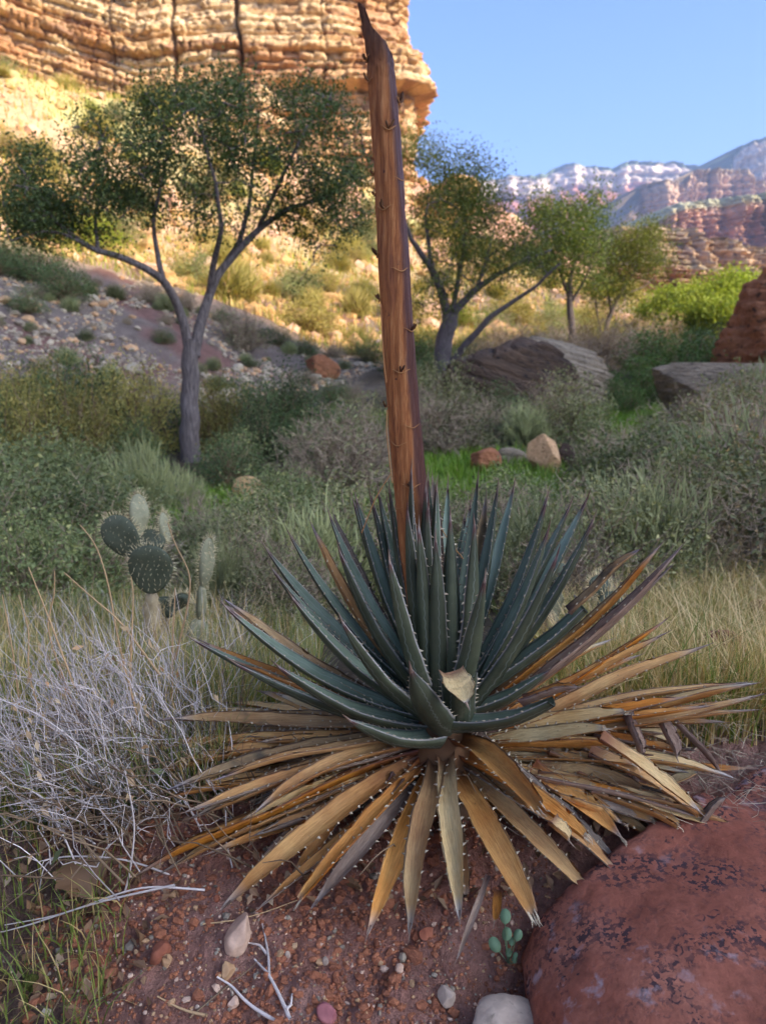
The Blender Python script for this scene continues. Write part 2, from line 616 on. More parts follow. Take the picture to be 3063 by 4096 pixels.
M['dead_pale'] = dead_leaf('agave_leaf_dead_pale', (0.62, 0.37, 0.12), (0.84, 0.60, 0.26), (0.28, 0.12, 0.045), (0.58, 0.49, 0.39))
M['dead_brown'] = dead_leaf('agave_leaf_dead_brown', (0.26, 0.16, 0.095), (0.48, 0.34, 0.22), (0.10, 0.05, 0.03), (0.38, 0.30, 0.23), wr=1.2)
M['dead_mixed'] = dead_leaf('agave_leaf_half_dead', (0.40, 0.21, 0.07), (0.60, 0.38, 0.16), (0.10, 0.05, 0.03), (0.34, 0.30, 0.29), blotch=(0.085, 0.065, 0.035))
M['fibre'] = twig_mat('dry_fibre', (0.20, 0.16, 0.13), (0.50, 0.44, 0.39))
M['tooth'] = twig_mat('leaf_tooth', (0.34, 0.29, 0.25), (0.58, 0.53, 0.48))
M['spine'] = twig_mat('leaf_spine', (0.10, 0.05, 0.045), (0.30, 0.24, 0.22))
M['stalk'] = stalk_mat()
M['bract'] = twig_mat('bract_brown', (0.06, 0.03, 0.02), (0.20, 0.11, 0.06))
M['bract_pale'] = twig_mat('bract_pale', (0.20, 0.09, 0.04), (0.46, 0.26, 0.13))
M['pad'] = cactus_mat('cactus_pad', (0.056, 0.060, 0.030), (0.096, 0.100, 0.055), (0.14, 0.12, 0.065))
M['pad_pale'] = cactus_mat('cactus_pad_pale', (0.20, 0.185, 0.095), (0.34, 0.305, 0.165), (0.16, 0.105, 0.045))
M['pad_old'] = cactus_mat('cactus_pad_corky', (0.30, 0.20, 0.09), (0.50, 0.37, 0.19), (0.10, 0.06, 0.03))
M['thorn'] = twig_mat('cactus_spine', (0.50, 0.42, 0.28), (0.78, 0.72, 0.58))
M['redrock'] = red_boulder_mat()
M['bark_grey'] = bark('bark_grey', (0.055, 0.040, 0.032), (0.25, 0.195, 0.16), 0.12, 34)
M['bark_dark'] = bark('bark_dark', (0.06, 0.045, 0.04), (0.17, 0.135, 0.115))
M['leaf_tree'] = foliage('tree_leaf_dark', (0.040, 0.066, 0.028), (0.100, 0.145, 0.058), 0.35, 0.5, (0.16, 0.20, 0.07))
M['leaf_tree2'] = foliage('tree_leaf_olive', (0.075, 0.105, 0.028), (0.16, 0.20, 0.055), 0.42, 0.55, (0.26, 0.29, 0.08))
M['leaf_tree3'] = foliage('tree_leaf_fresh', (0.055, 0.095, 0.030), (0.12, 0.175, 0.050), 0.4, 0.55, (0.26, 0.32, 0.06))
M['leaf_tree4'] = foliage('tree_leaf_pale_olive', (0.085, 0.115, 0.030), (0.17, 0.20, 0.05), 0.4, 0.55, (0.26, 0.27, 0.07))
M['leaf_lime'] = foliage('tree_leaf_lime', (0.16, 0.24, 0.035), (0.30, 0.38, 0.07), 0.4, 0.6)
M['sh_grey'] = foliage('shrub_grey_green', (0.132, 0.165, 0.096), (0.291, 0.322, 0.192), 0.2, 0.7, vary=.38)
M['sh_leafy'] = foliage('shrub_leaf_green', (0.100, 0.136, 0.071), (0.218, 0.266, 0.142), 0.3, 0.6, (0.354, 0.366, 0.189), vary=.38)
M['sh_yellow'] = foliage('shrub_yellow_green', (0.189, 0.195, 0.077), (0.378, 0.354, 0.136), 0.3, 0.65, (0.496, 0.389, 0.142), vary=.38)
M['sh_greyleaf'] = foliage('shrub_grey_olive', (0.118, 0.136, 0.077), (0.254, 0.266, 0.159), 0.25, 0.65, (0.354, 0.342, 0.201), vary=.38)
M['sh_dark'] = foliage('shrub_dark_green', (0.050, 0.091, 0.047), (0.132, 0.190, 0.091), 0.25, 0.6, vary=.38)
M['sh_vivid'] = foliage('shrub_vivid_green', (0.055, 0.105, 0.035), (0.12, 0.20, 0.065), 0.3, 0.6)
M['sh_sun'] = foliage('shrub_dry_gold', (0.20, 0.20, 0.075), (0.40, 0.38, 0.15), 0.3, 0.7, (0.46, 0.40, 0.22))
M['sh_tan'] = foliage('shrub_tan', (0.240, 0.168, 0.094), (0.420, 0.308, 0.175), 0.2, 0.7, vary=.38)
M['twig_grey'] = twig_mat('twig_grey', (0.176, 0.138, 0.121), (0.405, 0.331, 0.287))
M['twig_brown'] = twig_mat('twig_brown', (0.101, 0.069, 0.052), (0.243, 0.175, 0.127))
M['twig_pale'] = twig_mat('twig_bleached', (0.29, 0.26, 0.30), (0.68, 0.64, 0.74))
M['twig_tan'] = twig_mat('twig_tan', (0.32, 0.20, 0.12), (0.55, 0.40, 0.27))
M['twig_green'] = twig_mat('twig_grey_green', (0.162, 0.188, 0.127), (0.351, 0.375, 0.253))
M['dryleaf'] = foliage('dry_leaf', (0.34, 0.22, 0.14), (0.62, 0.50, 0.40), 0.2, 0.6, (0.55, 0.26, 0.10))
M['litter'] = foliage('leaf_litter', (0.10, 0.055, 0.035), (0.26, 0.16, 0.11), 0.1, 0.6, (0.42, 0.33, 0.27))
M['grass'] = foliage('grass_green', (0.10, 0.155, 0.035), (0.25, 0.31, 0.085), 0.35, 0.5, (0.42, 0.38, 0.18), 0.0)
M['grass_vivid'] = foliage('grass_meadow', (0.11, 0.23, 0.030), (0.22, 0.38, 0.065), 0.35, 0.55, (0.27, 0.36, 0.09), 0.0)
M['grass_dry'] = foliage('grass_dry', (0.36, 0.25, 0.12), (0.64, 0.50, 0.29), 0.3, 0.55, (0.30, 0.33, 0.12), 0.0)
M['straw'] = foliage('straw_pale', (0.46, 0.34, 0.19), (0.74, 0.60, 0.40), 0.3, 0.5, None, 0.0)
M['stone_grey'] = rock('stone_grey', (0.20, 0.17, 0.16), (0.36, 0.32, 0.30), 5, (0.10, 0.085, 0.08), 0.6, 0.01)
M['stone_pale'] = rock('stone_pale', (0.26, 0.23, 0.205), (0.44, 0.40, 0.365), 4, None, 0.5, 0.01)
M['stone_pink'] = rock('stone_pink', (0.46, 0.31, 0.28), (0.64, 0.48, 0.44), 7, None, 0.4, 0.004)
M['stone_mauve'] = rock('stone_mauve', (0.33, 0.27, 0.27), (0.52, 0.43, 0.42), 8, (0.20, 0.17, 0.16), 0.5, 0.006)
M['stone_red'] = rock('stone_red', (0.22, 0.07, 0.05), (0.34, 0.14, 0.10), 7, None, 0.5, 0.006)
M['clod_dark'] = rock('soil_clod_dark', (0.16, 0.060, 0.042), (0.30, 0.125, 0.085), 20, None, 0.8, 0.004, fine=200)
M['clod'] = rock('soil_clod', (0.24, 0.090, 0.060), (0.40, 0.170, 0.11), 20, None, 0.8, 0.004, fine=200)
M['stone_tan'] = rock('stone_tan', (0.36, 0.22, 0.14), (0.55, 0.38, 0.27), 7, (0.18, 0.11, 0.07), 0.5, 0.006)
M['stone_violet'] = rock('stone_violet', (0.26, 0.09, 0.13), (0.38, 0.17, 0.20), 9, None, 0.4, 0.003)
M['bould_brown'] = rock('boulder_banded', (0.050, 0.036, 0.033), (0.155, 0.105, 0.085), 1.6, (0.028, 0.025, 0.028), 1.0, 0.15, (0.5, 1.0, 3.4), fine=9)
M['bould_grey'] = rock('boulder_grey', (0.17, 0.140, 0.122), (0.36, 0.305, 0.270), 1.4, (0.08, 0.066, 0.060), 1.0, 0.12, (0.7, 1, 2.8), fine=8)
M['bould_red'] = rock('boulder_rusty', (0.24, 0.095, 0.055), (0.42, 0.20, 0.125), 1.2, (0.09, 0.055, 0.045), 1.0, 0.12, (1, 1, 1.6), fine=7)
M['bould_sun'] = rock('boulder_ochre', (0.42, 0.27, 0.14), (0.62, 0.44, 0.26), 1.0, None, 0.9, 0.1, (1, 1, 1.8), fine=6)
M['seed'] = foliage('seedling_leaf', (0.115, 0.205, 0.145), (0.155, 0.26, 0.185), 0.2, 0.5, None, 0.0)
M['moss'] = rock('moss', (0.06, 0.075, 0.02), (0.14, 0.15, 0.04), 60, None, 1.0, 0.01, fine=150)

# ------------------------------------------------------------------ terrain
PY = [-400, -40, -6, 0.2, 0.95, 1.20, 1.36, 1.50, 1.9, 3.0, 4.2, 6.0, 9.0, 20, 30, 60, 150, 600, 2000, 9000]
PZ = [6.0, 1.5, -0.1, -0.28, -0.205, -0.15, -0.10, 0.00, -0.02, -0.34, -0.55, -0.80, -0.97, -0.92, -0.60, 0.2, 0.6, -2, -4, -5]
TOE = np.array([(-42, -40), (-14, 2), (-7, 13), (-1.5, 22.5), (4, 38), (30, 75), (62, 120), (70, 200), (40, 320)], float)
GD = [0, 3, 8, 20, 30, 41, 60, 75, 400]
GZ = [0, 0.5, 2.55, 6.0, 10.5, 19.0, 24.5, 27, 33]
TOE2 = np.array([(3.5, -60), (5.5, -10), (8.5, 8), (10.5, 22), (15.5, 34), (30, 52), (70, 70), (160, 80)], float)


def poly_dist(x, y, poly):
    """signed distance to a polyline, positive on its left"""
    best = np.full(x.shape, 1e9); sg = np.zeros(x.shape)
    for a, b in zip(poly[:-1], poly[1:]):
        d = b - a; L = np.hypot(*d); d = d / L
        rx, ry = x - a[0], y - a[1]
        t = np.clip(rx * d[0] + ry * d[1], 0, L)
        dist = np.hypot(rx - t * d[0], ry - t * d[1])
        s = np.sign(d[0] * ry - d[1] * rx)
        m = dist < best - 1e-9
        best = np.where(m, dist, best); sg = np.where(m, s, sg)
    return best * sg


def height(x, y, fine=True):
    x = np.asarray(x, float); y = np.asarray(y, float)
    r = np.hypot(x, y)
    wob = (fbm(x * 0.9, y * 0.9, 0, 3, 3) - 0.5) * 0.16 * sstep(1.0, 3.0, r)
    z = np.interp(y + wob, PY, PZ)
    # the bank is lower to the left of the agave and drops towards the dry shrub
    z = z - 0.10 * sstep(-0.35, -0.9, x) * sstep(2.4, 1.5, y)
    z = z + 0.05 * np.exp(-((x - 0.14) ** 2 / 0.10 + (y - 1.62) ** 2 / 0.09))
    z = z - 0.06 * sstep(.12, .30, x) * sstep(1.34, 1.16, y)
    d1 = np.clip(poly_dist(x, y, TOE), 0, None)
    d1 = d1 + (fbm(x * 0.11, y * 0.11, 0, 5, 4) - 0.5) * 5.0 * sstep(0, 8, d1)
    far = sstep(900, 320, r)
    z = z + np.interp(np.clip(d1, 0, None), GD, GZ) * far
    d2 = np.clip(-poly_dist(x, y, TOE2), 0, None)
    d2 = d2 + (fbm(x * 0.13, y * 0.13, 2, 6, 4) - 0.5) * 4.0 * sstep(0, 8, d2)
    z = z + np.interp(np.clip(d2, 0, None), [0, 4, 14, 40, 400], [0, 1.0, 5.0, 13.0, 20.0]) * far
    z = z + (fbm(x * 0.35, y * 0.35, 0, 9, 3) - 0.5) * 0.35 * sstep(3, 9, r)
    z = z + (fbm(x * 0.05, y * 0.05, 4, 10, 4) - 0.5) * 3.0 * sstep(25, 70, r)
    if fine:
        near = sstep(4.5, 2.0, r)
        z = z + near * ((fbm(x * 4.2, y * 4.2, 0, 11, 4) - 0.5) * 0.085
                        + (fbm(x * 15, y * 15, 0, 12, 4, 0.6) - 0.5) * 0.042)
        cl = fbm(x * 26, y * 26, 3, 13, 2)
        z = z + near * np.clip(cl - 0.52, 0, 1) * 0.05
        z = z + (fbm(x * 1.1, y * 1.1, 0, 14, 4, 0.6) - 0.5) * 0.5 * sstep(12, 30, r) * sstep(0, 3, d1 + d2)
    return z


def hz(x, y):
    """height of the ground sheet under (x, y), read off its grid"""
    r = math.hypot(x, y); a = math.atan2(x, y)
    if abs(a) > math.radians(43.5) or r < 0.5 or r > 3000:
        return float(height(np.array([x]), np.array([y]))[0])
    i = int(np.searchsorted(rad, r)) - 1
    q = (math.degrees(a) + 44) / 88 * 399
    j = int(q); fj = q - j; fi = (r - rad[i]) / (rad[i + 1] - rad[i])
    return float((GH[i, j] * (1 - fj) + GH[i, j + 1] * fj) * (1 - fi) + (GH[i + 1, j] * (1 - fj) + GH[i + 1, j + 1] * fj) * fi)


def G(u, v, y0=0.7, y1=400.0):
    """where the ray of pixel (u, v) meets the ground"""
    d = ray(u, v)
    Y = np.geomspace(y0, y1, 1500)
    X = d[0] / d[1] * Y; Z = CAMZ + d[2] / d[1] * Y
    H = height(X, Y)
    k = np.argmax(Z <= H)
    return np.array([X[k], Y[k], H[k]])


def GDp(u, v, **k):
    return G(u * DS, v * DS, **k)


def at_u(u, Y):
    """ground point in column u (view pixels of the 1654 wide picture) at depth Y"""
    x = 0.0; z = 0.0
    for _ in range(6):
        w = (CAMZ - z)
        # perpendicular depth of the point along the optical axis
        t = Y * CP + w * SP
        x = (u - 827.0) / 1640.0 * t
        z = hz(x, Y)
    return np.array([x, Y, z])


front = np.linspace(-44, 44, 400)  # finer where the picture looks
rest = np.linspace(44, 316, 90)[1:-1]
ang = np.radians(np.concatenate([front, rest]))
rad = np.concatenate([[0.02, 0.25], np.geomspace(0.5, 3, 185), np.geomspace(3, 110, 170)[1:], np.geomspace(110, 7000, 50)[1:]])
GX = rad[:, None] * np.sin(ang)[None]; GY = rad[:, None] * np.cos(ang)[None]
GH = height(GX, GY)
D1 = poly_dist(GX, GY, TOE); D2 = -poly_dist(GX, GY, TOE2)


def lerp(a, b, t):
    return a + (np.asarray(b) - a) * t[..., None]


def meadow(x, y):
    """0..1 mask of the grassy clearings"""
    m = np.zeros_like(x)
    for (u, Y, rx, ry) in ((1335, 16.5, 2.2, 3.6), (990, 10.6, 1.9, 1.3), (500, 8.6, 0.7, 0.9), (860, 15, 0.8, 1.6),
                           (700, 7.6, 0.7, 0.8), (1230, 21, 1.6, 1.2), (1090, 8.6, 0.9, 0.7), (400, 7.2, 0.7, 0.6), (1290, 14.5, 0.9, 1.4)):
        c = MEAD_C[(u, Y)]
        m = np.maximum(m, np.exp(-(((x - c[0]) / rx) ** 2 + ((y - c[1]) / ry) ** 2) ** 1.5))
    return m


MEAD_C = {k: at_u(*k) for k in ((1335, 16.5), (990, 10.6), (500, 8.6), (860, 15), (700, 7.6), (1230, 21), (1090, 8.6), (400, 7.2), (1290, 14.5))}
n_a = fbm(GX * 0.6, GY * 0.6, 0, 20, 4); n_b = fbm(GX * 0.09, GY * 0.09, 0, 21, 4); n_c = fbm(GX * 2.3, GY * 2.3, 0, 22, 4)
rr = np.hypot(GX, GY)
soil = np.array([0.35, 0.150, 0.094])
c = np.broadcast_to(np.array([0.115, 0.085, 0.05]), GX.shape + (3,)).copy()
c = lerp(c, (0.15, 0.115, 0.08), sstep(0.45, 0.65, n_a))
c = lerp(c, (0.075, 0.125, 0.028), meadow(GX, GY) * 0.9)
hill = np.broadcast_to(np.array([0.215, 0.160, 0.120]), c.shape)
hill = lerp(hill, (0.225, 0.118, 0.085), sstep(0.48, 0.62, n_a))
hill = lerp(hill, (0.50, 0.34, 0.19), sstep(9.5, 15, D1))
hill = lerp(hill, (0.44, 0.40, 0.17), sstep(12, 20, D1) * sstep(0.44, 0.56, n_b))
pink = sstep(15, 26, D1) * sstep(-22, 0, GX + 6 * (n_b - 0.5))
hill = lerp(hill, (0.52, 0.285, 0.19), pink * sstep(0.38, 0.55, n_a + 0.2 * n_c))
c = lerp(c, hill, sstep(0.0, 2.5, D1 + 2 * (n_a - 0.5)))
hill2 = np.broadcast_to(np.array([0.16, 0.115, 0.085]), c.shape)
hill2 = lerp(hill2, (0.26, 0.13, 0.085), sstep(0.45, 0.6, n_a))
c = lerp(c, hill2, sstep(0, 2.5, D2))
c = lerp(c, (0.40, 0.29, 0.16), sstep(60, 110, rr) * sstep(8, 0, np.maximum(D1, D2)))
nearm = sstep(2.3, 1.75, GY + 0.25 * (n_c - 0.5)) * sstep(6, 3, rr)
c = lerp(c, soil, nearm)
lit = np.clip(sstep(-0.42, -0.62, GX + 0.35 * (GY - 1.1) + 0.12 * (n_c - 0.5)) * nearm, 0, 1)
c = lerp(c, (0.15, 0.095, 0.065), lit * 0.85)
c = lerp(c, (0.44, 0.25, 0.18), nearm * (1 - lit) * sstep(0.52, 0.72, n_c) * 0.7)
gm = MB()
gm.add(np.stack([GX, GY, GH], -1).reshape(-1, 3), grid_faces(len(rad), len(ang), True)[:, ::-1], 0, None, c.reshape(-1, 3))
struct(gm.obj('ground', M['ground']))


# ------------------------------------------------------------------ cliff at the left
def cliff_wall(name, path, z0, z1, ns, nz, seed, tiltf, joints, profile, colf, mat, lw=0.95, amp=1.0):
    path = np.array(path, float)
    seg = np.hypot(*np.diff(path, axis=0).T)
    cum = np.concatenate([[0], np.cumsum(seg)])
    s = np.linspace(0, cum[-1], ns)
    # rounded corner path
    px = np.interp(s, cum, path[:, 0]); py = np.interp(s, cum, path[:, 1])
    k = np.ones(25) / 25
    pad = 12
    px = np.convolve(np.pad(px, pad, mode='reflect', reflect_type='odd'), k, 'valid'); py = np.convolve(np.pad(py, pad, mode='reflect', reflect_type='odd'), k, 'valid')
    tx, ty = np.gradient(px), np.gradient(py)
    L = np.hypot(tx, ty); nx, ny = ty / L, -tx / L
    z = np.interp(np.linspace(0, 1, nz), [0, 0.88, 1], [z0, z0 + (z1 - z0) * 0.72, z1])
    S, Z = np.meshgrid(s, z, indexing='ij')
    # block cells between joints
    jit = (fbm(Z * 0.35, S * 0.03, 0, seed, 3) - 0.5) * 1.5
    Sj = S + jit
    cell = np.zeros_like(S); crev = np.zeros_like(S)
    for i, (js, jw, jd) in enumerate(joints):
        cell = cell + (Sj > js)
        crev = crev + jd * np.exp(-((Sj - js) / jw) ** 2)
    off = (_hash((cell * 7 + 3).astype(np.int64), np.zeros_like(cell, dtype=np.int64), np.zeros_like(cell, dtype=np.int64), seed) - 0.5) * 1.0
    dz = (_hash((cell * 5 + 1).astype(np.int64), np.ones_like(cell, dtype=np.int64), np.zeros_like(cell, dtype=np.int64), seed) - 0.5) * 0.5
    H = Z + tiltf(S) + dz + (fbm(S * 0.10, Z * 0.18, 0, seed + 1, 3) - 0.5) * 0.45
    prot = np.zeros_like(S); groove = np.zeros_like(S); shade = np.zeros_like(S)
    z_ = np.zeros(S.shape, dtype=np.int64)
    for th, a in ((lw * 2.4, 0.50), (lw, 0.46), (lw * 0.45, 0.24)):
        q = H / th + (fbm(H * 0.3 / th, S * 0.004, 0, seed + 2, 2) - 0.5) * 1.4
        i = np.floor(q); f = q - i; ii = i.astype(np.int64)
        span = th * (1.6 + 3.5 * _hash(ii, z_, z_, seed + 9))              # length of the blocks in this bed
        bq = (Sj + 2.3 * i) / span + 0.5 * (fbm(S * 0.4, Z * 0.9, 0, seed + 8, 2) - .5)
        bi = np.floor(bq); bf = bq - bi
        hsh = _hash(ii, bi.astype(np.int64), z_, seed + 10)
        bed = _hash(ii, z_, z_, seed + 4)
        bul = 1 - np.abs(2 * f - 1) ** 7.0
        crack = np.exp(-(np.minimum(bf, 1 - bf) * span / (0.07 * th + .04)) ** 2) * (hsh > .35)
        prot += a * amp * ((hsh - 0.5) * 1.0 + (bed - .5) * 0.9) + a * amp * 0.9 * (bul - 0.8) - a * amp * 0.8 * crack
        shade += a * (bed - 0.5)
    prot += off * amp * .6 + (fbm(S * 0.45, Z * 0.45, 0, seed + 6, 4) - 0.5) * 0.5 * amp + (fbm(S * 2.2, Z * 2.6, 0, seed + 7, 3) - 0.5) * 0.30 * amp
    prot += profile(S, Z) - crev
    V = np.stack([px[:, None] + nx[:, None] * prot, py[:, None] + ny[:, None] * prot, Z], -1)
    top = V[:, -1:, :].copy()
    back = top + np.stack([-nx * 14, -ny * 14, np.full(ns, 2.0)], -1)[:, None, :]
    V = np.concatenate([V, back], 1)
    colr = colf(S, Z, H, shade)
    colr = np.concatenate([colr, colr[:, -1:]], 1)
    mb = MB()
    mb.add(V.reshape(-1, 3), grid_faces(ns, nz + 1), 0, None, colr.reshape(-1, 3))
    return struct(mb.obj(name, mat))


def cliff_col(S, Z, H, sh):
    a = fbm(H * 1.1, S * 0.05, 0, 31, 3)
    b = fbm(S * 0.25, Z * 0.4, 0, 32, 4)
    c = np.broadcast_to(np.array([0.50, 0.315, 0.155]), S.shape + (3,))
    c = lerp(c, (0.60, 0.44, 0.26), sstep(0.45, 0.62, a))
    c = lerp(c, (0.42, 0.205, 0.095), sstep(0.53, 0.68, b) * 0.8)
    c = lerp(c, (0.27, 0.145, 0.085), sstep(0.55, 0.4, a) * sstep(0.5, 0.62, fbm(S * 0.6, Z * 1.3, 0, 33, 3)) * 0.8)
    return c


def cl_prof(S, Z):
    # overhang with a recessed alcove beneath it towards the right-hand end
    al = sstep(26.3, 25.6, Z) * sstep(60.5, 63.5, S)
    corner = sstep(26.5, 33, Z)
    return -2.3 * al - 3.0 * corner * sstep(66, 78, S) 


# arc length runs from the far left to the corner at the right-hand end (s about 78) and then away
CP_PATH = [(-72, 76), (-50, 82), (-30, 88), (-6.0, 90), (3.9, 90.5), (6.0, 99), (3.5, 125), (-6, 160)]
cliff_wall('cliff', CP_PATH, 9.0, 62.0, 860, 330, 41,
           lambda S: np.interp(S, [0, 30, 48, 56, 90], [-7.5, -3.0, 1.2, 0.0, 0.0]),
           [(45.5, 0.10, 0.9), (51.8, 0.14, 1.7), (58.6, 0.18, 2.2), (67.5, 0.10, 0.6), (27, 0.16, 1.0), (84, 0.3, 1.5), (94, 0.3, 1.5)],
           cl_prof, cliff_col, M['cliff'], 0.80, 1.5)

# the canyon wall that stands behind the camera and keeps the foreground in shade
SH = 230.0
sx, sy = SUNV.x / math.cos(SUN_EL), SUNV.y / math.cos(SUN_EL)
edge = [(-46, 22.0), (-30, 29.0), (-16, 30.5), (-9, 30.0), (0, 30.5), (5, 32), (12, 33.5), (20, 34.5), (34, 38), (50, 42)]
wp = [(x + sx * SH, y + sy * SH) for x, y in edge]
WZ = SH * math.tan(SUN_EL)


def back_wall():
    pts = np.array(wp)
    ns, nz = 220, 46
    tt = np.linspace(0, 1, ns)
    d = np.concatenate([[0], np.cumsum(np.hypot(*np.diff(pts, axis=0).T))]); d /= d[-1]
    x = np.interp(tt, d, pts[:, 0]); y = np.interp(tt, d, pts[:, 1])
    h = np.linspace(0, 1, nz)
    Sx = tt[:, None] * 240; Hh = h[None] * WZ
    prof = np.interp(h, [0, 0.3, 0.32, 0.6, 0.64, 1.0], [9, 6, 4.2, 3.2, 1.2, 0.0])[None]
    nn = (fbm(Sx * 0.12, Hh * 0.3, 0, 51, 4) - 0.5) * 3 + (fbm(Hh * 0.6 + 0 * Sx, Sx * 0.01, 0, 52, 3) - 0.5) * 1.5
    top = WZ + (fbm(tt * 60, 0 * tt, 0, 53, 4) - 0.5) * 2.4
    ot = -(prof + nn * (1 - h[None] ** 6))
    V = np.stack([x[:, None] + sx * ot, y[:, None] + sy * ot, -1 + (top[:, None] + 1) * h[None]], -1)
    bk = V[:, -1:, :] + np.array([[[sx * 45.0, sy * 45.0, 4.0]]])
    bk2 = bk * np.array([1, 1, 0]) + np.array([[[sx * 5, sy * 5, -1.0]]])
    V = np.concatenate([V, bk, bk2], 1)
    c = lerp(np.broadcast_to(np.array([0.36, 0.20, 0.12]), (ns, nz + 2, 3)), (0.46, 0.30, 0.18), vn(V[..., 2] * 0.7, V[..., 0] * 0.03, 0, 54))
    mb = MB(); mb.add(V.reshape(-1, 3), grid_faces(ns, nz + 2)[:, ::-1], 0, None, c.reshape(-1, 3))
    struct(mb.obj('canyon_wall', M['cliff']))


back_wall()


# ------------------------------------------------------------------ far mesas
def mesa(name, sky_pts, Y, zbase, steps, bands, seed, depth, ns=260, nz=80, mat='mesa', flute=1.0, back=True, butt=0.75):
    """terraced scarp: skyline given as (column,row) of the view at distance Y; steps = (fraction of drop, outward fraction)"""
    sk = np.array(sky_pts, float)
    u = np.linspace(sk[0, 0], sk[-1, 0], ns)
    v = np.interp(u, sk[:, 0], sk[:, 1])
    P = np.array([PD(a, b, Y) for a, b in zip(u, v)])
    X, Zr = P[:, 0], P[:, 2]
    wid = X[-1] - X[0]
    h = np.linspace(0, 1, nz)
    st = np.array(steps)
    o = np.interp(h, st[:, 0], st[:, 1])[None]
    Sx = (X[:, None] - X[0]) / wid
    Zz = zbase + (Zr[:, None] - zbase) * (1 - h[None])
    g = np.abs(fbm(Sx * 9, h[None] * 0.6, 0, seed, 4) - 0.5) * 2            # big buttresses
    g2 = fbm(Sx * 60 * flute, h[None] * 2.0, 0, seed + 1, 3) - 0.5          # fluting of the cliffs
    g3 = np.abs(fbm(Sx * 34, h[None] * 1.2, 0, seed + 7, 3) - 0.5) * 2
    out = depth * (o + (g - 0.35) * (0.30 + 0.70 * h[None]) * butt + (g3 - .3) * 0.16 + g2 * 0.07 + (fbm(Sx * 130, h[None] * 45, 0, seed + 8, 3) - .5) * 0.09 + (fbm(Sx * 6, h[None] * 55, 0, seed + 9, 2) - .5) * 0.10)
    Yy = Y - out
    Zz = Zz + (fbm(Sx * 40, h[None] * 12, 0, seed + 2, 3) - 0.5) * (Zr.mean() - zbase) * 0.02
    V = np.stack([np.broadcast_to(X[:, None], Yy.shape) * (Yy / Y) ** 0.0, Yy, Zz], -1)
    if back:
        bk = V[:, :1, :] + np.array([0, depth * 1.5, 0.0])
        V = np.concatenate([bk, V], 1)
    hh = np.broadcast_to(h[None], (ns, nz)) + (fbm(Sx * 14, h[None] * 3, 0, seed + 3, 3) - 0.5) * 0.05
    bp = [b[0] for b in bands]
    c = np.stack([np.interp(hh, bp, [b[1][k] for b in bands]) for k in range(3)], -1)
    sp = fbm(Sx * 90, h[None] * 40, 0, seed + 4, 3)
    c = c * (0.45 + 1.1 * sp)[..., None] * (0.7 + 0.6 * fbm(Sx * 5, h[None] * 60, 0, seed + 11, 3))[..., None]
    if back:
        c = np.concatenate([c[:, :1], c], 1)
    mb = MB(); mb.add(V.reshape(-1, 3), grid_faces(ns, V.shape[1]), 0, None, c.reshape(-1, 3))
    return struct(mb.obj(name, M[mat]))


WH, RD, PK, GR, BR = (0.50, 0.40, 0.31), (0.33, 0.100, 0.055), (0.36, 0.155, 0.095), (0.24, 0.185, 0.12), (0.24, 0.125, 0.08)
TREE = (0.09, 0.12, 0.07)
mesa('mesa_rim', [(780, 395), (960, 388), (1060, 383), (1100, 377), (1150, 379), (1180, 373), (1200, 357), (1225, 352), (1252, 353), (1275, 358), (1325, 361),
                  (1345, 352), (1362, 347), (1395, 350), (1425, 352), (1455, 349), (1490, 357), (1520, 362), (1580, 372), (1700, 380), (1900, 380)], 4200, 60,
     [(0, 0), (0.03, 0.03), (0.06, 0.10), (0.17, 0.13), (0.27, 0.30), (0.33, 0.32), (0.42, 0.46), (0.46, 0.47), (0.54, 0.56), (0.74, 0.60), (0.85, 0.80), (1.0, 1.15)],
     [(0, TREE), (0.015, TREE), (0.03, WH), (0.14, WH), (0.17, PK), (0.30, RD), (0.45, PK), (0.55, RD), (0.73, PK), (0.78, GR), (1.0, GR)], 61, 620, 420, 130)
mesa('mesa_peak', [(1540, 470), (1556, 420), (1566, 380), (1574, 352), (1584, 345), (1590, 326), (1606, 312), (1630, 303), (1654, 295), (1720, 288), (1900, 300)], 3300, 70,
     [(0, 0), (0.05, 0.05), (0.08, 0.08), (0.27, 0.14), (0.35, 0.30), (0.45, 0.34), (0.52, 0.5), (0.75, 0.62), (1.0, 1.1)],
     [(0, TREE), (0.02, TREE), (0.04, WH), (0.22, WH), (0.26, PK), (0.42, RD), (0.55, PK), (0.75, RD), (0.82, GR), (1.0, GR)], 62, 430, 260, 110)
mesa('butte', [(1290, 510), (1340, 474), (1368, 452), (1384, 428), (1396, 394), (1440, 391), (1488, 388), (1495, 374), (1506, 364), (1560, 362), (1604, 360), (1624, 366), (1636, 389), (1700, 400), (1900, 410)], 2100, 60,
     [(0, 0), (0.04, 0.02), (0.08, 0.05), (0.45, 0.11), (0.52, 0.22), (0.70, 0.45), (0.76, 0.47), (1.0, 1.0)],
     [(0, GR), (0.05, (0.40, 0.27, 0.18)), (0.25, (0.40, 0.245, 0.16)), (0.45, PK), (0.52, BR), (0.6, GR), (0.75, (0.40, 0.34, 0.24)), (1.0, GR)], 63, 330, 300, 110)
mesa('bench', [(1300, 520), (1370, 500), (1400, 480), (1440, 447), (1470, 437), (1510, 432), (1560, 427), (1610, 421), (1654, 417), (1760, 400), (1950, 380)], 1000, 25,
     [(0, 0), (0.05, 0.10), (0.10, 0.14), (0.38, 0.18), (0.5, 0.32), (1.0, 1.0)],
     [(0, (0.34, 0.32, 0.19)), (0.08, (0.34, 0.30, 0.18)), (0.12, (0.42, 0.24, 0.15)), (0.36, (0.34, 0.17, 0.11)), (0.45, BR), (1.0, (0.36, 0.27, 0.18))], 64, 190, 300, 110, butt=0.5)
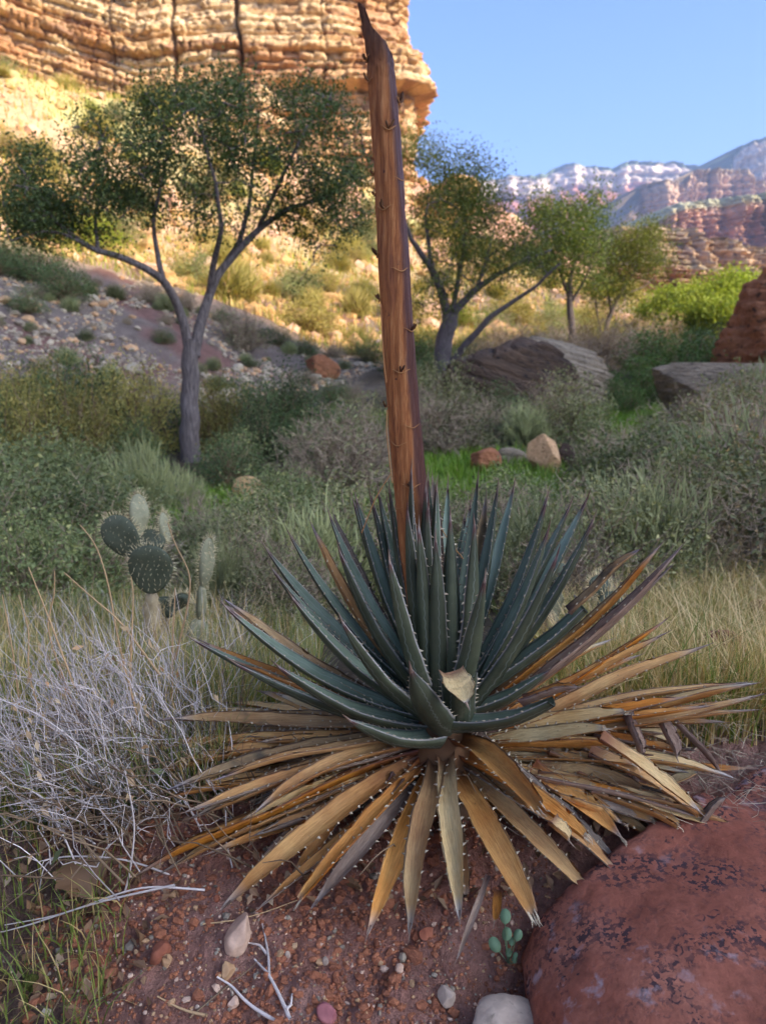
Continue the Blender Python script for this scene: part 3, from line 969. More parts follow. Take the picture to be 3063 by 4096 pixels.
mesa('rubble_hill', [(1130, 560), (1230, 520), (1290, 497), (1340, 487), (1400, 489), (1450, 494), (1500, 500), (1540, 512), (1580, 518), (1654, 536), (1760, 556), (1900, 570)], 380, 0,
     [(0, 0), (0.1, 0.08), (0.3, 0.22), (0.36, 0.23), (0.6, 0.5), (1.0, 1.0)],
     [(0, (0.42, 0.31, 0.19)), (0.3, (0.44, 0.29, 0.18)), (0.5, (0.40, 0.30, 0.16)), (1.0, (0.36, 0.30, 0.14))], 65, 120, 260, 110, 'hillrock', butt=.6)
mesa('red_knoll', [(1150, 650), (1230, 610), (1310, 580), (1380, 570), (1430, 566), (1480, 571), (1530, 582), (1580, 597), (1654, 612), (1750, 618), (1880, 640)], 165, -1,
     [(0, 0), (0.12, 0.06), (0.3, 0.16), (0.42, 0.2), (0.7, 0.55), (1.0, 1.0)],
     [(0, (0.46, 0.29, 0.17)), (0.25, (0.44, 0.25, 0.15)), (0.4, (0.30, 0.12, 0.08)), (0.6, (0.42, 0.27, 0.15)), (1.0, (0.38, 0.33, 0.14))], 66, 55, 260, 110, 'hillrock', butt=.6)


# ------------------------------------------------------------------ stones
def ico(sub):
    import bmesh
    bm = bmesh.new()
    bmesh.ops.create_icosphere(bm, subdivisions=sub, radius=1.0)
    v = np.array([x.co[:] for x in bm.verts]); f = np.array([[q.index for q in p.verts] for p in bm.faces])
    bm.free()
    return v, f


ICO = {k: ico(k) for k in (1, 2, 3, 4, 5, 6)}


def stone_verts(sub, seed, cuts=7, rough=0.18, power=1.0, cutd=(0.55, 0.85)):
    rg = np.random.default_rng(seed)
    v = ICO[sub][0].copy()
    for _ in range(cuts):
        n = nrm(rg.normal(size=3)); d = rg.uniform(*cutd)
        ex = np.clip(v @ n - d, 0, None)
        v = v - ex[:, None] * n[None] * 0.92
    q = v * 1.7 + seed * 3.1
    k = (fbm(q[:, 0], q[:, 1], q[:, 2], seed, 4) - 0.5) * rough * 2
    v = v * (1 + k)[:, None]
    if sub >= 4:
        q = v * 9 + seed
        v = v * (1 + (fbm(q[:, 0], q[:, 1], q[:, 2], seed + 2, 4, 0.6) - 0.5) * rough * 0.35)[:, None]
    return v


def stone(name, loc, size, rot, mat, seed, label, cat='rock', group=None, sub=4, cuts=7, rough=0.15, sink=0.25, cutd=(0.55, 0.85), smooth=True, beds=0.0):
    v = stone_verts(sub, seed, cuts, rough, cutd=cutd)
    if beds:                                   # weathered bedding: steps and grooves round the block
        q = v[:, 2] * 7 + 1.2 * fbm(v[:, 0] * 1.5, v[:, 1] * 1.5, v[:, 2], seed, 3)
        f = q - np.floor(q)
        hs = _hash(np.floor(q).astype(np.int64), np.zeros(len(q), np.int64), np.zeros(len(q), np.int64), seed)
        v = v * (1 + beds * ((hs - .5) * 1.2 - 1.1 * np.exp(-((f - .5) / .1) ** 2)))[:, None]
    v = v * np.array(size)
    mb = MB(); mb.add(v, ICO[sub][1])
    o = mb.obj(name, mat, None, smooth)
    o.location = (loc[0], loc[1], loc[2] + size[2] * (1 - 2 * sink))
    o.rotation_euler = rot
    tag(o, label, cat, group)
    return o


# big red sandstone boulder at the right of the agave
def red_boulder():
    v = ICO[6][0].copy()
    p = 3.0
    n = (np.abs(v) ** p).sum(1) ** (1 / p)
    v = v / n[:, None]
    a = np.arctan2(v[:, 1], v[:, 0])
    v = v * np.array([0.70, 0.68, 0.28])
    q = v * 2.2 + 4.0
    v = v + nrm(v) * ((fbm(q[:, 0], q[:, 1], q[:, 2], 71, 4) - 0.5) * 0.14)[:, None]
    # the far left side is cut off obliquely
    n1 = nrm(np.array([-0.53, 0.83, 0.18])); ex = np.clip(v @ n1 - 0.47, 0, None); v = v - ex[:, None] * n1 * 0.85
    # shallow saddle across the top
    v[:, 2] -= 0.045 * np.exp(-((v[:, 0] - 0.02 + 0.5 * v[:, 1]) / 0.09) ** 2) * (v[:, 2] > 0)
    v[:, 2] += 0.05 * np.exp(-((v[:, 0] - 0.30) ** 2 + (v[:, 1] - 0.25) ** 2) / 0.03) * (v[:, 2] > 0)
    q = v * 11
    v = v + nrm(v) * ((fbm(q[:, 0], q[:, 1], q[:, 2], 72, 5, 0.6) - 0.5) * 0.045)[:, None]
    mb = MB(); mb.add(v, ICO[6][1])
    o = mb.obj('red_boulder', M['redrock'])
    o.location = (0.955, 1.12, -0.212)
    o.rotation_euler = (R(2), R(-1), R(0))
    tag(o, 'big rounded red sandstone boulder speckled with black lichen, dead leaf tips resting on it', 'boulder')


red_boulder()

g = G(2000, 4175)
stone('grey_boulder', (g[0], g[1], g[2] - 0.01), (0.078, 0.062, 0.060), (0.1, 0.05, 0.4), M['stone_mauve'], 5,
      'rounded mauve-grey stone lying against the red boulder on bare soil', 'rock', sub=5, cuts=9, rough=0.10, cutd=(0.6, 0.85))
FG = [  # u, v, half sizes (cm), material, seed, label, sink
    (960, 3790, (3.3, 2.6, 4.3), 'stone_pink', 11, 'pale pink faceted stone half sunk in the red soil, largest of the pebbles there', 0.22),
    (668, 3870, (1.3, 1.1, 1.4), 'stone_tan', 12, 'small cream pebble on the red soil left of the pink stone', 0.2),
    (912, 3905, (1.6, 1.3, 2.0), 'stone_tan', 13, 'brown egg-shaped pebble on the soil below the pale pink stone', 0.2),
    (1310, 4080, (2.2, 1.6, 2.2), 'stone_violet', 14, 'purple-red angular stone chip beside the forked bleached twig', 0.25),
    (1705, 3745, (1.6, 1.3, 1.5), 'stone_red', 15, 'brick-red pebble on soil below the hanging gold leaf tips', 0.25),
    (1785, 4005, (2.0, 1.6, 1.9), 'stone_mauve', 16, 'grey-brown pebble on the soil near the mauve-grey stone', 0.2),
    (1595, 3885, (1.1, 1.0, 0.9), 'stone_pink', 17, 'small rosy pebble on bare soil left of the hanging dried leaf shred', 0.25),
    (935, 4035, (1.3, 1.1, 1.1), 'stone_pink', 18, 'small pinkish pebble touching the forked bleached twig', 0.2),
    (185, 4060, (1.1, 1.0, 0.9), 'stone_pale', 19, 'small white pebble on the soil near the moss tuft', 0.2),
    (640, 3830, (2.4, 2.0, 2.3), 'stone_red', 20, 'reddish-brown clod stone beside the small cream pebble', 0.35),
    (2900, 2720, (12, 9, 11), 'redrock', 21, 'dark red lichen-spotted rock in the grass beyond the agave leaf tips', 0.2),
    (3040, 2500, (10, 8, 9), 'redrock', 22, 'small red rock in the grass behind the larger lichen-spotted one', 0.2),
    (2880, 2330, (17, 10, 5.5), 'stone_mauve', 23, 'flat pale mauve slab lying in the dry grass behind the dead leaves', 0.2),
    (2560, 2560, (10, 8, 7), 'stone_pink', 24, 'pinkish stone in grass beside the prickly pear behind the agave', 0.2),
    (2980, 1890 + 200, (14, 10, 8), 'stone_pink', 25, 'pale pink rock among the grey shrubs behind the grassy bank', 0.2),
    (990, 2010, (32, 20, 22), 'bould_sun', 26, 'small tan boulder at the edge of the green clearing', 0.3),
]
for (u, v, s, m, sd, lab, sk) in FG:
    g = G(u, v)
    stone('pebble' if s[0] < 5 else 'rock', g, tuple(k / 100 for k in s), (0.2 * (sd % 3), 0.15 * (sd % 2), sd * 1.3), M[m], sd, lab, 'pebble' if s[0] < 5 else 'rock',
          sub=4, cuts=9, rough=0.10, sink=sk)

# mid-ground boulders
b = at_u(1085, 16.8)
stone('banded_boulder', (b[0], b[1], b[2] - 0.1), (1.75, 1.45, 1.45), (R(6), R(24), R(-18)), M['bould_brown'], 33,
      'large brown boulder with slanting bands standing among shrubs', 'boulder', sub=6, cuts=12, rough=0.08, sink=0.30, cutd=(0.45, 0.75), beds=.055)
b = at_u(1200, 19.5)
stone('grey_outcrop', (b[0], b[1], b[2] - 0.1), (1.9, 1.4, 1.15), (R(0), R(14), R(10)), M['bould_grey'], 34,
      'dark grey hummocky boulder right behind the brown banded one', 'boulder', sub=6, cuts=10, rough=0.16, sink=0.25, beds=.05)
b = at_u(1590, 15.2)
stone('slab_boulder', (b[0], b[1], b[2]), (2.1, 1.4, 1.05), (R(-4), R(3), R(-12)), M['bould_grey'], 42,
      'long flat-topped grey boulder at the foot of the right-hand slope', 'boulder', sub=6, cuts=14, rough=0.06, sink=0.16, cutd=(0.42, 0.62), beds=.02)
b = at_u(1180, 10.2)
stone('block', (b[0], b[1], b[2]), (0.36, 0.32, 0.40), (R(10), R(-8), R(20)), M['stone_tan'], 46, 'upright tan stone block with a pale face in the clearing', 'rock', sub=5, cuts=16, rough=0.05, sink=0.24, cutd=(0.38, 0.52))
b = at_u(1222, 10.35)
stone('block', (b[0], b[1], b[2]), (0.40, 0.32, 0.33), (R(5), R(12), R(70)), M['bould_brown'], 44, 'dark blackish stone block leaning behind the tan block', 'rock', sub=5, cuts=16, rough=0.05, sink=0.24, cutd=(0.38, 0.52))
b = at_u(1046, 10.2)
stone('block', (b[0], b[1], b[2]), (0.25, 0.22, 0.23), (0.1, 0.2, 0.9), M['bould_red'], 45, 'small reddish-brown stone on the green clearing', 'rock', sub=4, cuts=9, rough=0.08, sink=0.2)
b = at_u(1105, 10.8)
stone('block', (b[0], b[1], b[2]), (0.26, 0.2, 0.15), (0.1, 0.2, 0.3), M['bould_grey'], 46, 'low grey stone half hidden by shrubs between the red and tan stones', 'rock', sub=4, cuts=9, rough=0.1, sink=0.2)
b = at_u(1195, 14.0)
stone('block', (b[0], b[1], b[2]), (0.42, 0.3, 0.2), (0.05, 0.1, 0.4), M['bould_grey'], 47, 'flat grey stone in the shrubs in front of the big banded boulder', 'rock', sub=4, cuts=9, rough=0.1, sink=0.2)
b = at_u(695, 24.5)
stone('block', (b[0], b[1], b[2]), (0.62, 0.5, 0.42), (0.1, 0.3, 0.4), M['bould_red'], 48, 'rusty red boulder perched on the stony shaded slope', 'boulder', sub=4, cuts=9, rough=0.1, sink=0.15)
b = at_u(1660, 21.5)
stone('red_outcrop', (b[0] + 0.2, b[1], b[2] + 0.1), (1.5, 1.6, 2.25), (R(0), R(6), R(25)), M['bould_red'], 49,
      'rough rust-red rock outcrop standing on the shaded right-hand slope', 'outcrop', sub=6, cuts=9, rough=0.30, sink=0.28, beds=.05)
b = at_u(75, 44)
stone('ledge', (b[0], b[1], b[2] - 0.3), (2.4, 1.8, 0.9), (R(0), R(6), R(15)), M['bould_sun'], 50,
      'flat sunlit ochre ledge on the hillside above the dark shrubs', 'rock', sub=5, cuts=9, rough=0.14, sink=0.25)
b = at_u(950, 98)
stone('knob', (b[0] + 1, b[1], b[2]), (4.6, 3.5, 3.0), (R(0), R(-4), R(-15)), M['bould_sun'], 53,
      'broad sunlit ochre rock shelf on the hillside behind the leaning tree', 'outcrop', sub=6, cuts=9, rough=0.22, sink=0.15)

# stones lying on the slopes
PROTO_ST = []
for i in range(5):
    v = stone_verts(2, 80 + i, 6, 0.14) * np.array([1.0, 0.8, 0.6])
    mb = MB(); mb.add(v, ICO[2][1]); PROTO_ST.append(mb)
ST_ME = [[mb.mesh('talus_stone', m, False) for mb in PROTO_ST] for m in (M['stone_pale'], M['stone_grey'], M['stone_tan'])]
rg = np.random.default_rng(90)
cand = []
while len(cand) < 190:
    u = rg.uniform(-30, 860); Y = rg.uniform(15, 30)
    p = at_u(u, Y)
    d = poly_dist(np.array([p[0]]), np.array([p[1]]), TOE)[0]
    if d > 0.6 and fbm(np.array([p[0] * 0.35]), np.array([p[1] * 0.35]), 0, 91, 3)[0] > 0.46:
        cand.append((p, rg.uniform(0.06, 0.17) * (1 + (rg.random() < 0.1) * 0.8), rg.integers(5), rg.choice([0, 0, 1, 1, 2])))
for (p, s, k, mi) in cand:
    o = link('talus_stone', ST_ME[mi][k])
    o.location = (p[0], p[1], p[2] + s * 0.15); o.scale = (s, s, s); o.rotation_euler = (rg.uniform(-.4, .4), rg.uniform(-.4, .4), rg.uniform(0, 6))
    lab = ('pale limestone-grey loose stone', 'grey loose stone', 'tan loose stone')[mi] + ' lying on the shaded stony slope behind the left tree'
    tag(o, lab, 'stone', ('pale', 'grey', 'tan')[mi] + ' loose stones on the shaded slope')


def scatter_stones(name, pts, sizes, mats, seed, label, cat):
    rg = np.random.default_rng(seed)
    base = ICO[1][0]; f = ICO[1][1]
    mb = MB()
    N = len(pts)
    w = base[None] * (1 + rg.uniform(-0.28, 0.28, (N, len(base), 1)))
    w = w * (sizes[:, None, None] * rg.uniform(0.6, 1.2, (N, 1, 3)))
    a = rg.uniform(0, 6.28, N); ca, sa = np.cos(a), np.sin(a)
    x = w[..., 0] * ca[:, None] - w[..., 1] * sa[:, None]; y = w[..., 0] * sa[:, None] + w[..., 1] * ca[:, None]
    V = np.stack([x, y, w[..., 2] * 0.75], -1) + pts[:, None, :]
    F = (np.arange(N) * len(base))[:, None, None] + f[None]
    mi = rg.integers(0, len(mats), N)
    mb.add(V.reshape(-1, 3), F.reshape(-1, 3), np.repeat(mi, len(f)))
    return stuff(mb.obj(name, mats, None, False), label, cat)


def fan(n, u0, u1, y0, y1, rg, logy=True):
    """random ground points spread over columns u0..u1 and depths y0..y1"""
    Y = np.exp(rg.uniform(math.log(y0), math.log(y1), n)) if logy else rg.uniform(y0, y1, n)
    u = rg.uniform(u0, u1, n)
    x = (u - 827) / 1640.0 * (Y * CP + 1.8 * SP)
    return np.stack([x, Y, height(x, Y)], -1)


rg = np.random.default_rng(95)
p = fan(17000, -60, 900, 14, 34, rg, False)
d = poly_dist(p[:, 0], p[:, 1], TOE)
p = p[(d > 0.3) & (fbm(p[:, 0] * 0.3, p[:, 1] * 0.3, 0, 92, 3) > 0.42)]
scatter_stones('slope_gravel', p, rg.gamma(1.7, 0.021, len(p)) + 0.014, [M['stone_pale'], M['stone_grey'], M['stone_grey'], M['stone_tan'], M['stone_grey']], 96,
               'small loose stones strewn over the shaded slope behind the left tree', 'gravel')
p = fan(5200, -60, 1500, 32, 120, rg)
d = poly_dist(p[:, 0], p[:, 1], TOE)
p = p[(d > 2)]
scatter_stones('hillside_rubble', p, rg.gamma(1.6, 0.12, len(p)) + 0.05, [M['bould_sun'], M['stone_tan'], M['bould_sun'], M['stone_pink']], 97,
               'sunlit ochre rubble covering the hillside below the cliff', 'rubble')
p = fan(1500, 1400, 1750, 17, 40, rg, False)
d = -poly_dist(p[:, 0], p[:, 1], TOE2)
p = p[d > 0.5]
scatter_stones('right_slope_rubble', p, rg.gamma(1.8, 0.06, len(p)) + 0.03, [M['stone_grey'], M['bould_red'], M['stone_tan']], 98,
               'broken stones on the shaded slope at the right', 'rubble')
p = fan(11000, -40, 1150, 0.95, 1.62, rg, False)
p = p[(p[:, 0] > -0.62 - 0.35 * (p[:, 1] - 1.1) + rg.normal(0, 0.06, len(p)))]
sz = rg.gamma(1.0, 0.0016, len(p)) + 0.0009
p[:, 2] += sz * 0.25
scatter_stones('soil_grit', p, sz, [M['stone_tan'], M['stone_pink'], M['clod'], M['stone_grey'], M['clod'], M['clod'], M['clod'], M['clod']], 99,
               'fine gravel and grit mixed into the bare red soil', 'gravel')
p = fan(4200, -20, 1150, 0.95, 1.55, rg, False)
p = p[(p[:, 0] > -0.66 - 0.35 * (p[:, 1] - 1.1)) & (fbm(p[:, 0] * 7, p[:, 1] * 7, 0, 118, 3) > .47)]
sz = rg.gamma(1.6, 0.0022, len(p)) + 0.0025
scatter_stones('soil_clods', p, sz, [M['clod'], M['clod'], M['clod_dark']], 119, 'crumbly clods of red earth heaped over the bare soil', 'soil clods')
PB = [MB() for _ in range(4)]
for i, mb in enumerate(PB):
    mb.add(stone_verts(3, 130 + i, 8, 0.10) * np.array([1.0, 0.85, 0.75]), ICO[3][1])
PBM = [PB[i % 4].mesh('pebble', M[m]) for i, m in enumerate(('stone_tan', 'stone_pink', 'stone_red', 'stone_mauve'))]
p = fan(70, 150, 1090, 1.0, 1.42, rg, False)
for q in p:
    k = rg.integers(4); s = rg.uniform(0.004, 0.0095)
    o = link('pebble', PBM[k]); o.location = (q[0], q[1], q[2] + s * 0.3); o.scale = (s, s, s); o.rotation_euler = (rg.uniform(0, 3), rg.uniform(0, 3), rg.uniform(0, 6))
    cn = ('tan', 'pinkish', 'brick-red', 'grey')[k]
    tag(o, 'tiny %s pebble on the bare red soil before the agave' % cn, 'pebble', 'tiny %s pebbles on the bare soil' % cn)


# ------------------------------------------------------------------ agave
AY = 1.57
AC = PX(1775, 2850, AY)                      # heart of the rosette
ag = empty('agave_plant', (AC[0], AC[1], hz(AC[0], AC[1])), 0,
           'large spiny agave with golden dead leaf skirt and tall broken flower stalk', 'agave')
AO = np.array(ag.location[:])
AO_N = np.array([AC[0], AC[1], hz(AC[0], AC[1])])
rga = np.random.default_rng(200)
LEAFMATS = {
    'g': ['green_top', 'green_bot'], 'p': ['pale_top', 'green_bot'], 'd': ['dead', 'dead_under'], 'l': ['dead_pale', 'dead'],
    'b': ['dead_brown', 'dead_brown'], 'm': ['dead_mixed', 'dead_mixed'], 'k': ['dead_under', 'dead_brown']}
WP = {'g': ([0, .06, .2, .38, .6, .8, .93, 1], [1.1, .92, .92, 1, .84, .50, .17, .02]),
      'd': ([0, .06, .2, .42, .65, .85, .95, 1], [.95, .80, .86, 1, .94, .60, .24, .03])}


def agave_leaf(tip, base, W, bend, kind, trunc=1.0, roll=0.0, sidebend=0.0, fray=False, chan=None, thick=None, teeth=True, wob=0.0, name='leaf'):
    tip = np.asarray(tip, float); base = np.asarray(base, float)
    D = tip - base; L = np.linalg.norm(D); T0 = D / L
    rad_ = np.array([tip[0] - AC[0], tip[1] - AC[1], 0.0])
    if np.linalg.norm(rad_) < 0.03:
        rad_ = np.array([0, -1.0, 0])
    rad_ = nrm(rad_)
    el = math.asin(np.clip(T0[2], -1, 1))
    U0 = -rad_ * math.sin(el) + np.array([0, 0, 1.0]) * math.cos(el)
    U0 = nrm(U0 - (U0 @ T0) * T0)
    S0 = np.cross(T0, U0)
    green = kind in 'gp'
    N = 22
    t = np.linspace(0, trunc, N)
    t[-3:] = [trunc * 0.955, trunc * 0.98, trunc]
    mid = (base + tip) / 2 + U0 * bend * L + S0 * sidebend * L
    ctr = 2 * mid - (base + tip) / 2
    P = ((1 - t) ** 2)[:, None] * base + (2 * t * (1 - t))[:, None] * ctr + (t ** 2)[:, None] * tip
    if wob:
        ph = rga.uniform(0, 6.28, 2)
        P = P + (np.sin(t * 7 + ph[0]) * wob * L * t * (1 - t) * 2)[:, None] * U0 + (np.sin(t * 5 + ph[1]) * wob * L * t * (1 - t) * 2)[:, None] * S0
    T = nrm(np.gradient(P, axis=0))
    rl = roll * (0.35 + 0.65 * t) if not green else np.full(N, roll)
    U = nrm(U0[None] - (T @ U0)[:, None] * T)
    S = np.cross(T, U)
    U, S = U * np.cos(rl)[:, None] + S * np.sin(rl)[:, None], S * np.cos(rl)[:, None] - U * np.sin(rl)[:, None]
    wp = WP['g' if green else 'd']
    w = W * 0.5 * np.interp(t, *wp)
    if not green:
        w = w * (1 + (vn(t * 9, rga.uniform(0, 99), 0, 201) - 0.5) * 0.16)
    ch = (0.34 if green else rga.uniform(.20, .45)) if chan is None else chan
    th = (0.011 if green else 0.0045) if thick is None else thick
    thk = th * np.interp(t, [0, .15, .6, .95, 1], [1.7, 1.1, .6, .25, .05])
    kt = np.array([-1, -.8, -.45, 0, .45, .8, 1.0]); kb = np.array([.8, .45, 0, -.45, -.8])
    chw = ch * np.interp(t, [0, .5, .9, 1], [1.2, 1.0, 1.5, 1.5])
    wr = 0.0 if green else 1.0
    ring = []
    for j, k in enumerate(kt):
        rip = wr * (vn(t * 26, j * 5.3 + rga.uniform(0, 3), 0, 202) - 0.5) * W * 0.10 * (1 if abs(k) < .9 else .5)
        edge = wr * (vn(t * 40, j * 9.3 + rga.uniform(0, 3), 0, 203) - 0.5) * W * 0.07 * (abs(k) > .9)
        ring.append(P + S * (k * w + edge)[:, None] + U * (chw * w * 2 * k * k + rip)[:, None])
    for k in kb:
        ring.append(P + S * (k * w)[:, None] + U * (chw * w * 2 * k * k - thk * (1 - k ** 4) - 0.0006)[:, None])
    V = np.stack(ring, 1)                    # N, 12, 3
    nr = V.shape[1]
    f = grid_faces(N, nr, True)
    ii = np.arange((N - 1) * nr)
    mat = np.where((ii % nr) < 6, 0, 1)
    uu = np.concatenate([(kt + 1) / 2, (kb + 1) / 2])
    uv = np.stack([np.broadcast_to(uu[None], (N, nr)), np.broadcast_to((t)[:, None], (N, nr))], -1).reshape(-1, 2)
    mb = MB()
    mb.add(V.reshape(-1, 3) - AO_N, f, mat, uv)
    if trunc < 1:
        mb.fl.append(np.arange((N - 1) * nr, N * nr)); mb.ft.append(np.array([nr])); mb.fm.append(np.array([1]))
    # marginal teeth
    if teeth:
        step = 0.021 if green else 0.026
        nt = max(3, int(L * trunc * 0.86 / step))
        tv = []; tf = []
        for sgn in (-1, 1):
            for q in range(nt):
                tt = 0.07 + (trunc * 0.90 - 0.07) * (q + rga.uniform(-.25, .25) + .5) / nt
                i = min(int(np.searchsorted(t, tt)), N - 1)
                i0 = max(i - 1, 0)
                a = (tt - t[i0]) / max(t[i] - t[i0], 1e-6)
                jj = 0 if sgn < 0 else 6
                e = V[i0, jj] * (1 - a) + V[i, jj] * a
                ex, tx, ux = S[i] * sgn, T[i], U[i]
                s = rga.uniform(0.0045, 0.0090) * np.interp(tt, [0, .15, .8, 1], [1.05, 1.1, .8, .5])
                hook = rga.uniform(-0.5, 0.25)
                b0 = e - ex * 0.0012 - tx * s * 0.48; b1 = e - ex * 0.0012 + tx * s * 0.48
                b2 = e - ex * 0.001 + ux * s * 0.22; b3 = e - ex * 0.001 - ux * s * 0.22
                tp = e + ex * s * 0.95 + tx * s * hook + ux * s * rga.uniform(0.1, 0.6)
                n0 = len(tv)
                tv += [b0, b2, b1, b3, tp]
                tf += [[n0, n0 + 1, n0 + 4], [n0 + 1, n0 + 2, n0 + 4], [n0 + 2, n0 + 3, n0 + 4], [n0 + 3, n0, n0 + 4]]
        mb.add(np.array(tv) - AO_N, np.array(tf), 2)
    if trunc >= 1:                            # terminal spine
        p0 = P[-3]; p1 = P[-1] + T[-1] * 0.016
        pts = np.stack([p0, (p0 + p1) / 2, p1])
        tubes(mb, pts[None] - AO_N, np.array([[0.0021, 0.0014, 0.0003]]) * (W / 0.04), 5, 3)
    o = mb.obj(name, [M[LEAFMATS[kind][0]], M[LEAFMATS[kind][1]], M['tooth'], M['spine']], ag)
    if fray:                                  # broken end: bleached fibres
        nf = rga.integers(9, 15)
        kk = rga.uniform(-1, 1, nf)
        e0 = P[-1] + S[-1] * (kk * w[-1] * 0.9)[:, None] + U[-1] * (chw[-1] * w[-1] * 2 * kk * kk)[:, None]
        ln = rga.uniform(0.006, 0.028, nf)[:, None]
        dr = nrm(T[-1] + rga.normal(size=(nf, 3)) * 0.16 - np.array([0, 0, 0.25]))
        dr2 = nrm(dr + rga.normal(size=(nf, 3)) * 0.4 - np.array([0, 0, 0.3]))
        PP = np.stack([e0 - T[-1] * 0.006, e0 + dr * ln * .5, e0 + dr * ln * .5 + dr2 * ln * .5], 1)
        fb = MB()
        blades(fb, PP - AO_N, np.broadcast_to(np.array([0.0013, 0.0010, 0.0003]), (nf, 3)))
        fb.obj('fibres', M['fibre'], o)
    return o


def leaf_px(u, v, dy, W, bend, kind, zoff=None, base=None, **kw):
    tip = PX(u, v, AY + dy)
    if base is None:
        green = kind in 'gp'
        d = np.array([tip[0] - AC[0], tip[1] - AC[1]])
        n = np.linalg.norm(d); d = d / max(n, 1e-6)
        rb = 0.040 if green else 0.050
        zo = zoff if zoff is not None else (0.0 if green else -0.075)
        b = AC + np.array([d[0] * rb, d[1] * rb, zo])
    else:
        b = PX(base[0], base[1], AY + base[2])
    return agave_leaf(tip, b, W / 1000.0 * (.96 if kind in 'gp' else .90), bend, kind, **kw)


# live leaves: tip column, tip row, depth of the tip against the heart (m), width (mm), bend, kind
GREEN = [
    # back row, standing behind the stalk
    (1410, 1989, .16, 36, -.05, 'p', .05), (1420, 1974, .14, 40, -.05, 'g', .05), (1478, 1968, .17, 38, -.04, 'g', .06), (1490, 2000, .12, 38, -.04, 'g', .05),
    (1511, 1953, .13, 42, -.04, 'g', .05), (1547, 1992, .20, 36, -.03, 'g', .06), (1556, 1941, .10, 40, -.04, 'g', .05),
    (1641, 1941, .0, 48, -.02, 'g', .05), (1704, 1929, .0, 48, -.02, 'g', .05), (1728, 1904, .20, 36, -.02, 'b', .06), (1647, 1862, .0, 36, -.03, 'g', .06), (1675, 2090, -.04, 46, -.02, 'g', .05), (1712, 2010, -.01, 46, -.02, 'g', .05),
    (1710, 1886, .19, 34, -.02, 'g', .06), (1741, 1929, .17, 34, -.02, 'b', .06), (1791, 1922, .19, 40, -.03, 'p', .06), (1883, 1995, .19, 38, -.04, 'p', .05),
    (1912, 1895, .15, 40, -.04, 'g', .05), (1943, 1989, .17, 40, -.05, 'm', .05), (1991, 1935, .12, 42, -.05, 'g', .04), (2057, 1929, .16, 44, -.05, 'p', .05),
    (1860, 2040, .22, 38, -.03, 'g', .06), (1600, 2020, .22, 38, -.03, 'g', .06),
    # left fan
    (1313, 2043, .12, 40, -.06, 'g', .04), (1333, 2056, .16, 36, -.06, 'b', .04), (1245, 2095, .12, 38, -.07, 'm', .03), (1151, 2122, .12, 36, -.07, 'g', .03),
    (1057, 2182, .08, 52, -.07, 'g', .02), (1082, 2264, .02, 44, -.07, 'g', .01), (1160, 2376, -.06, 50, -.07, 'g', .0), (1354, 2189, -.02, 54, -.06, 'g', .03),
    (887, 2410, -.04, 46, -.08, 'g', -.01), (898, 2398, .03, 42, -.05, 'm', -.03), (755, 2546, .0, 46, -.06, 'g', -.03), (931, 2646, -.10, 44, -.06, 'g', -.04),
    (1363, 2473, -.16, 52, -.07, 'g', .0), (1100, 2654, -.16, 56, -.08, 'g', -.03),
    # front
    (1556, 2225, -.08, 56, -.05, 'g', .03), (1629, 2025, -.01, 54, -.03, 'g', .04), (1748, 1929, .02, 50, -.02, 'g', .05), (1895, 2080, -.03, 56, -.04, 'g', .03), (1742, 2140, -.05, 50, -.02, 'g', .04), (1800, 2050, -.01, 48, -.02, 'g', .05),
    (1940, 2300, -.12, 56, -.05, 'g', .01),
    # right fan
    (2190, 1977, .08, 42, -.06, 'g', .03), (2183, 1990, .11, 30, -.06, 'm', .03), (2196, 2101, .01, 50, -.06, 'g', .02), (2284, 2007, .11, 44, -.05, 'p', .04), (2353, 1977, .10, 50, -.06, 'p', .03),
    (2377, 2062, .0, 50, -.07, 'g', .02), (2232, 2204, -.10, 54, -.06, 'g', .0),
]
for (u, v, dy, W, b, k, zo) in GREEN:
    leaf_px(u, v, dy, W, b, k, zo, roll=rga.uniform(-.25, .25))
# short, wide outer leaves in front and the broken one beside them
leaf_px(1641, 2669, -.20, 84, -.10, 'g', base=(1770, 2915, -.07), chan=.30)
leaf_px(1387, 2872, -.20, 64, -.09, 'g', base=(1745, 2960, -.06), chan=.30)
leaf_px(1840, 2440, -.20, 82, -.04, 'g', base=(1838, 2890, -.07), trunc=0.44, chan=.30)
agave_leaf(PX(1866, 2816, AY - .22), PX(1800, 2690, AY - .135), 0.062, 0.02, 'l', teeth=False, chan=.2)
leaf_px(2200, 2678, -.08, 50, -.07, 'g', base=(1880, 2850, -.03))
leaf_px(2308, 2745, -.20, 60, -.10, 'g', base=(1800, 2900, -.07), trunc=0.80)
agave_leaf(PX(2310, 2748, AY - .2), PX(2090, 2812, AY - .155), 0.034, 0.02, 'k', teeth=False)
leaf_px(2560, 2190, -.03, 52, -.06, 'g', base=(1850, 2800, -.02), trunc=0.66)
agave_leaf(PX(2556, 2198, AY - .05), PX(2275, 2448, AY - .04), 0.040, 0.01, 'm', teeth=True, wob=.03)

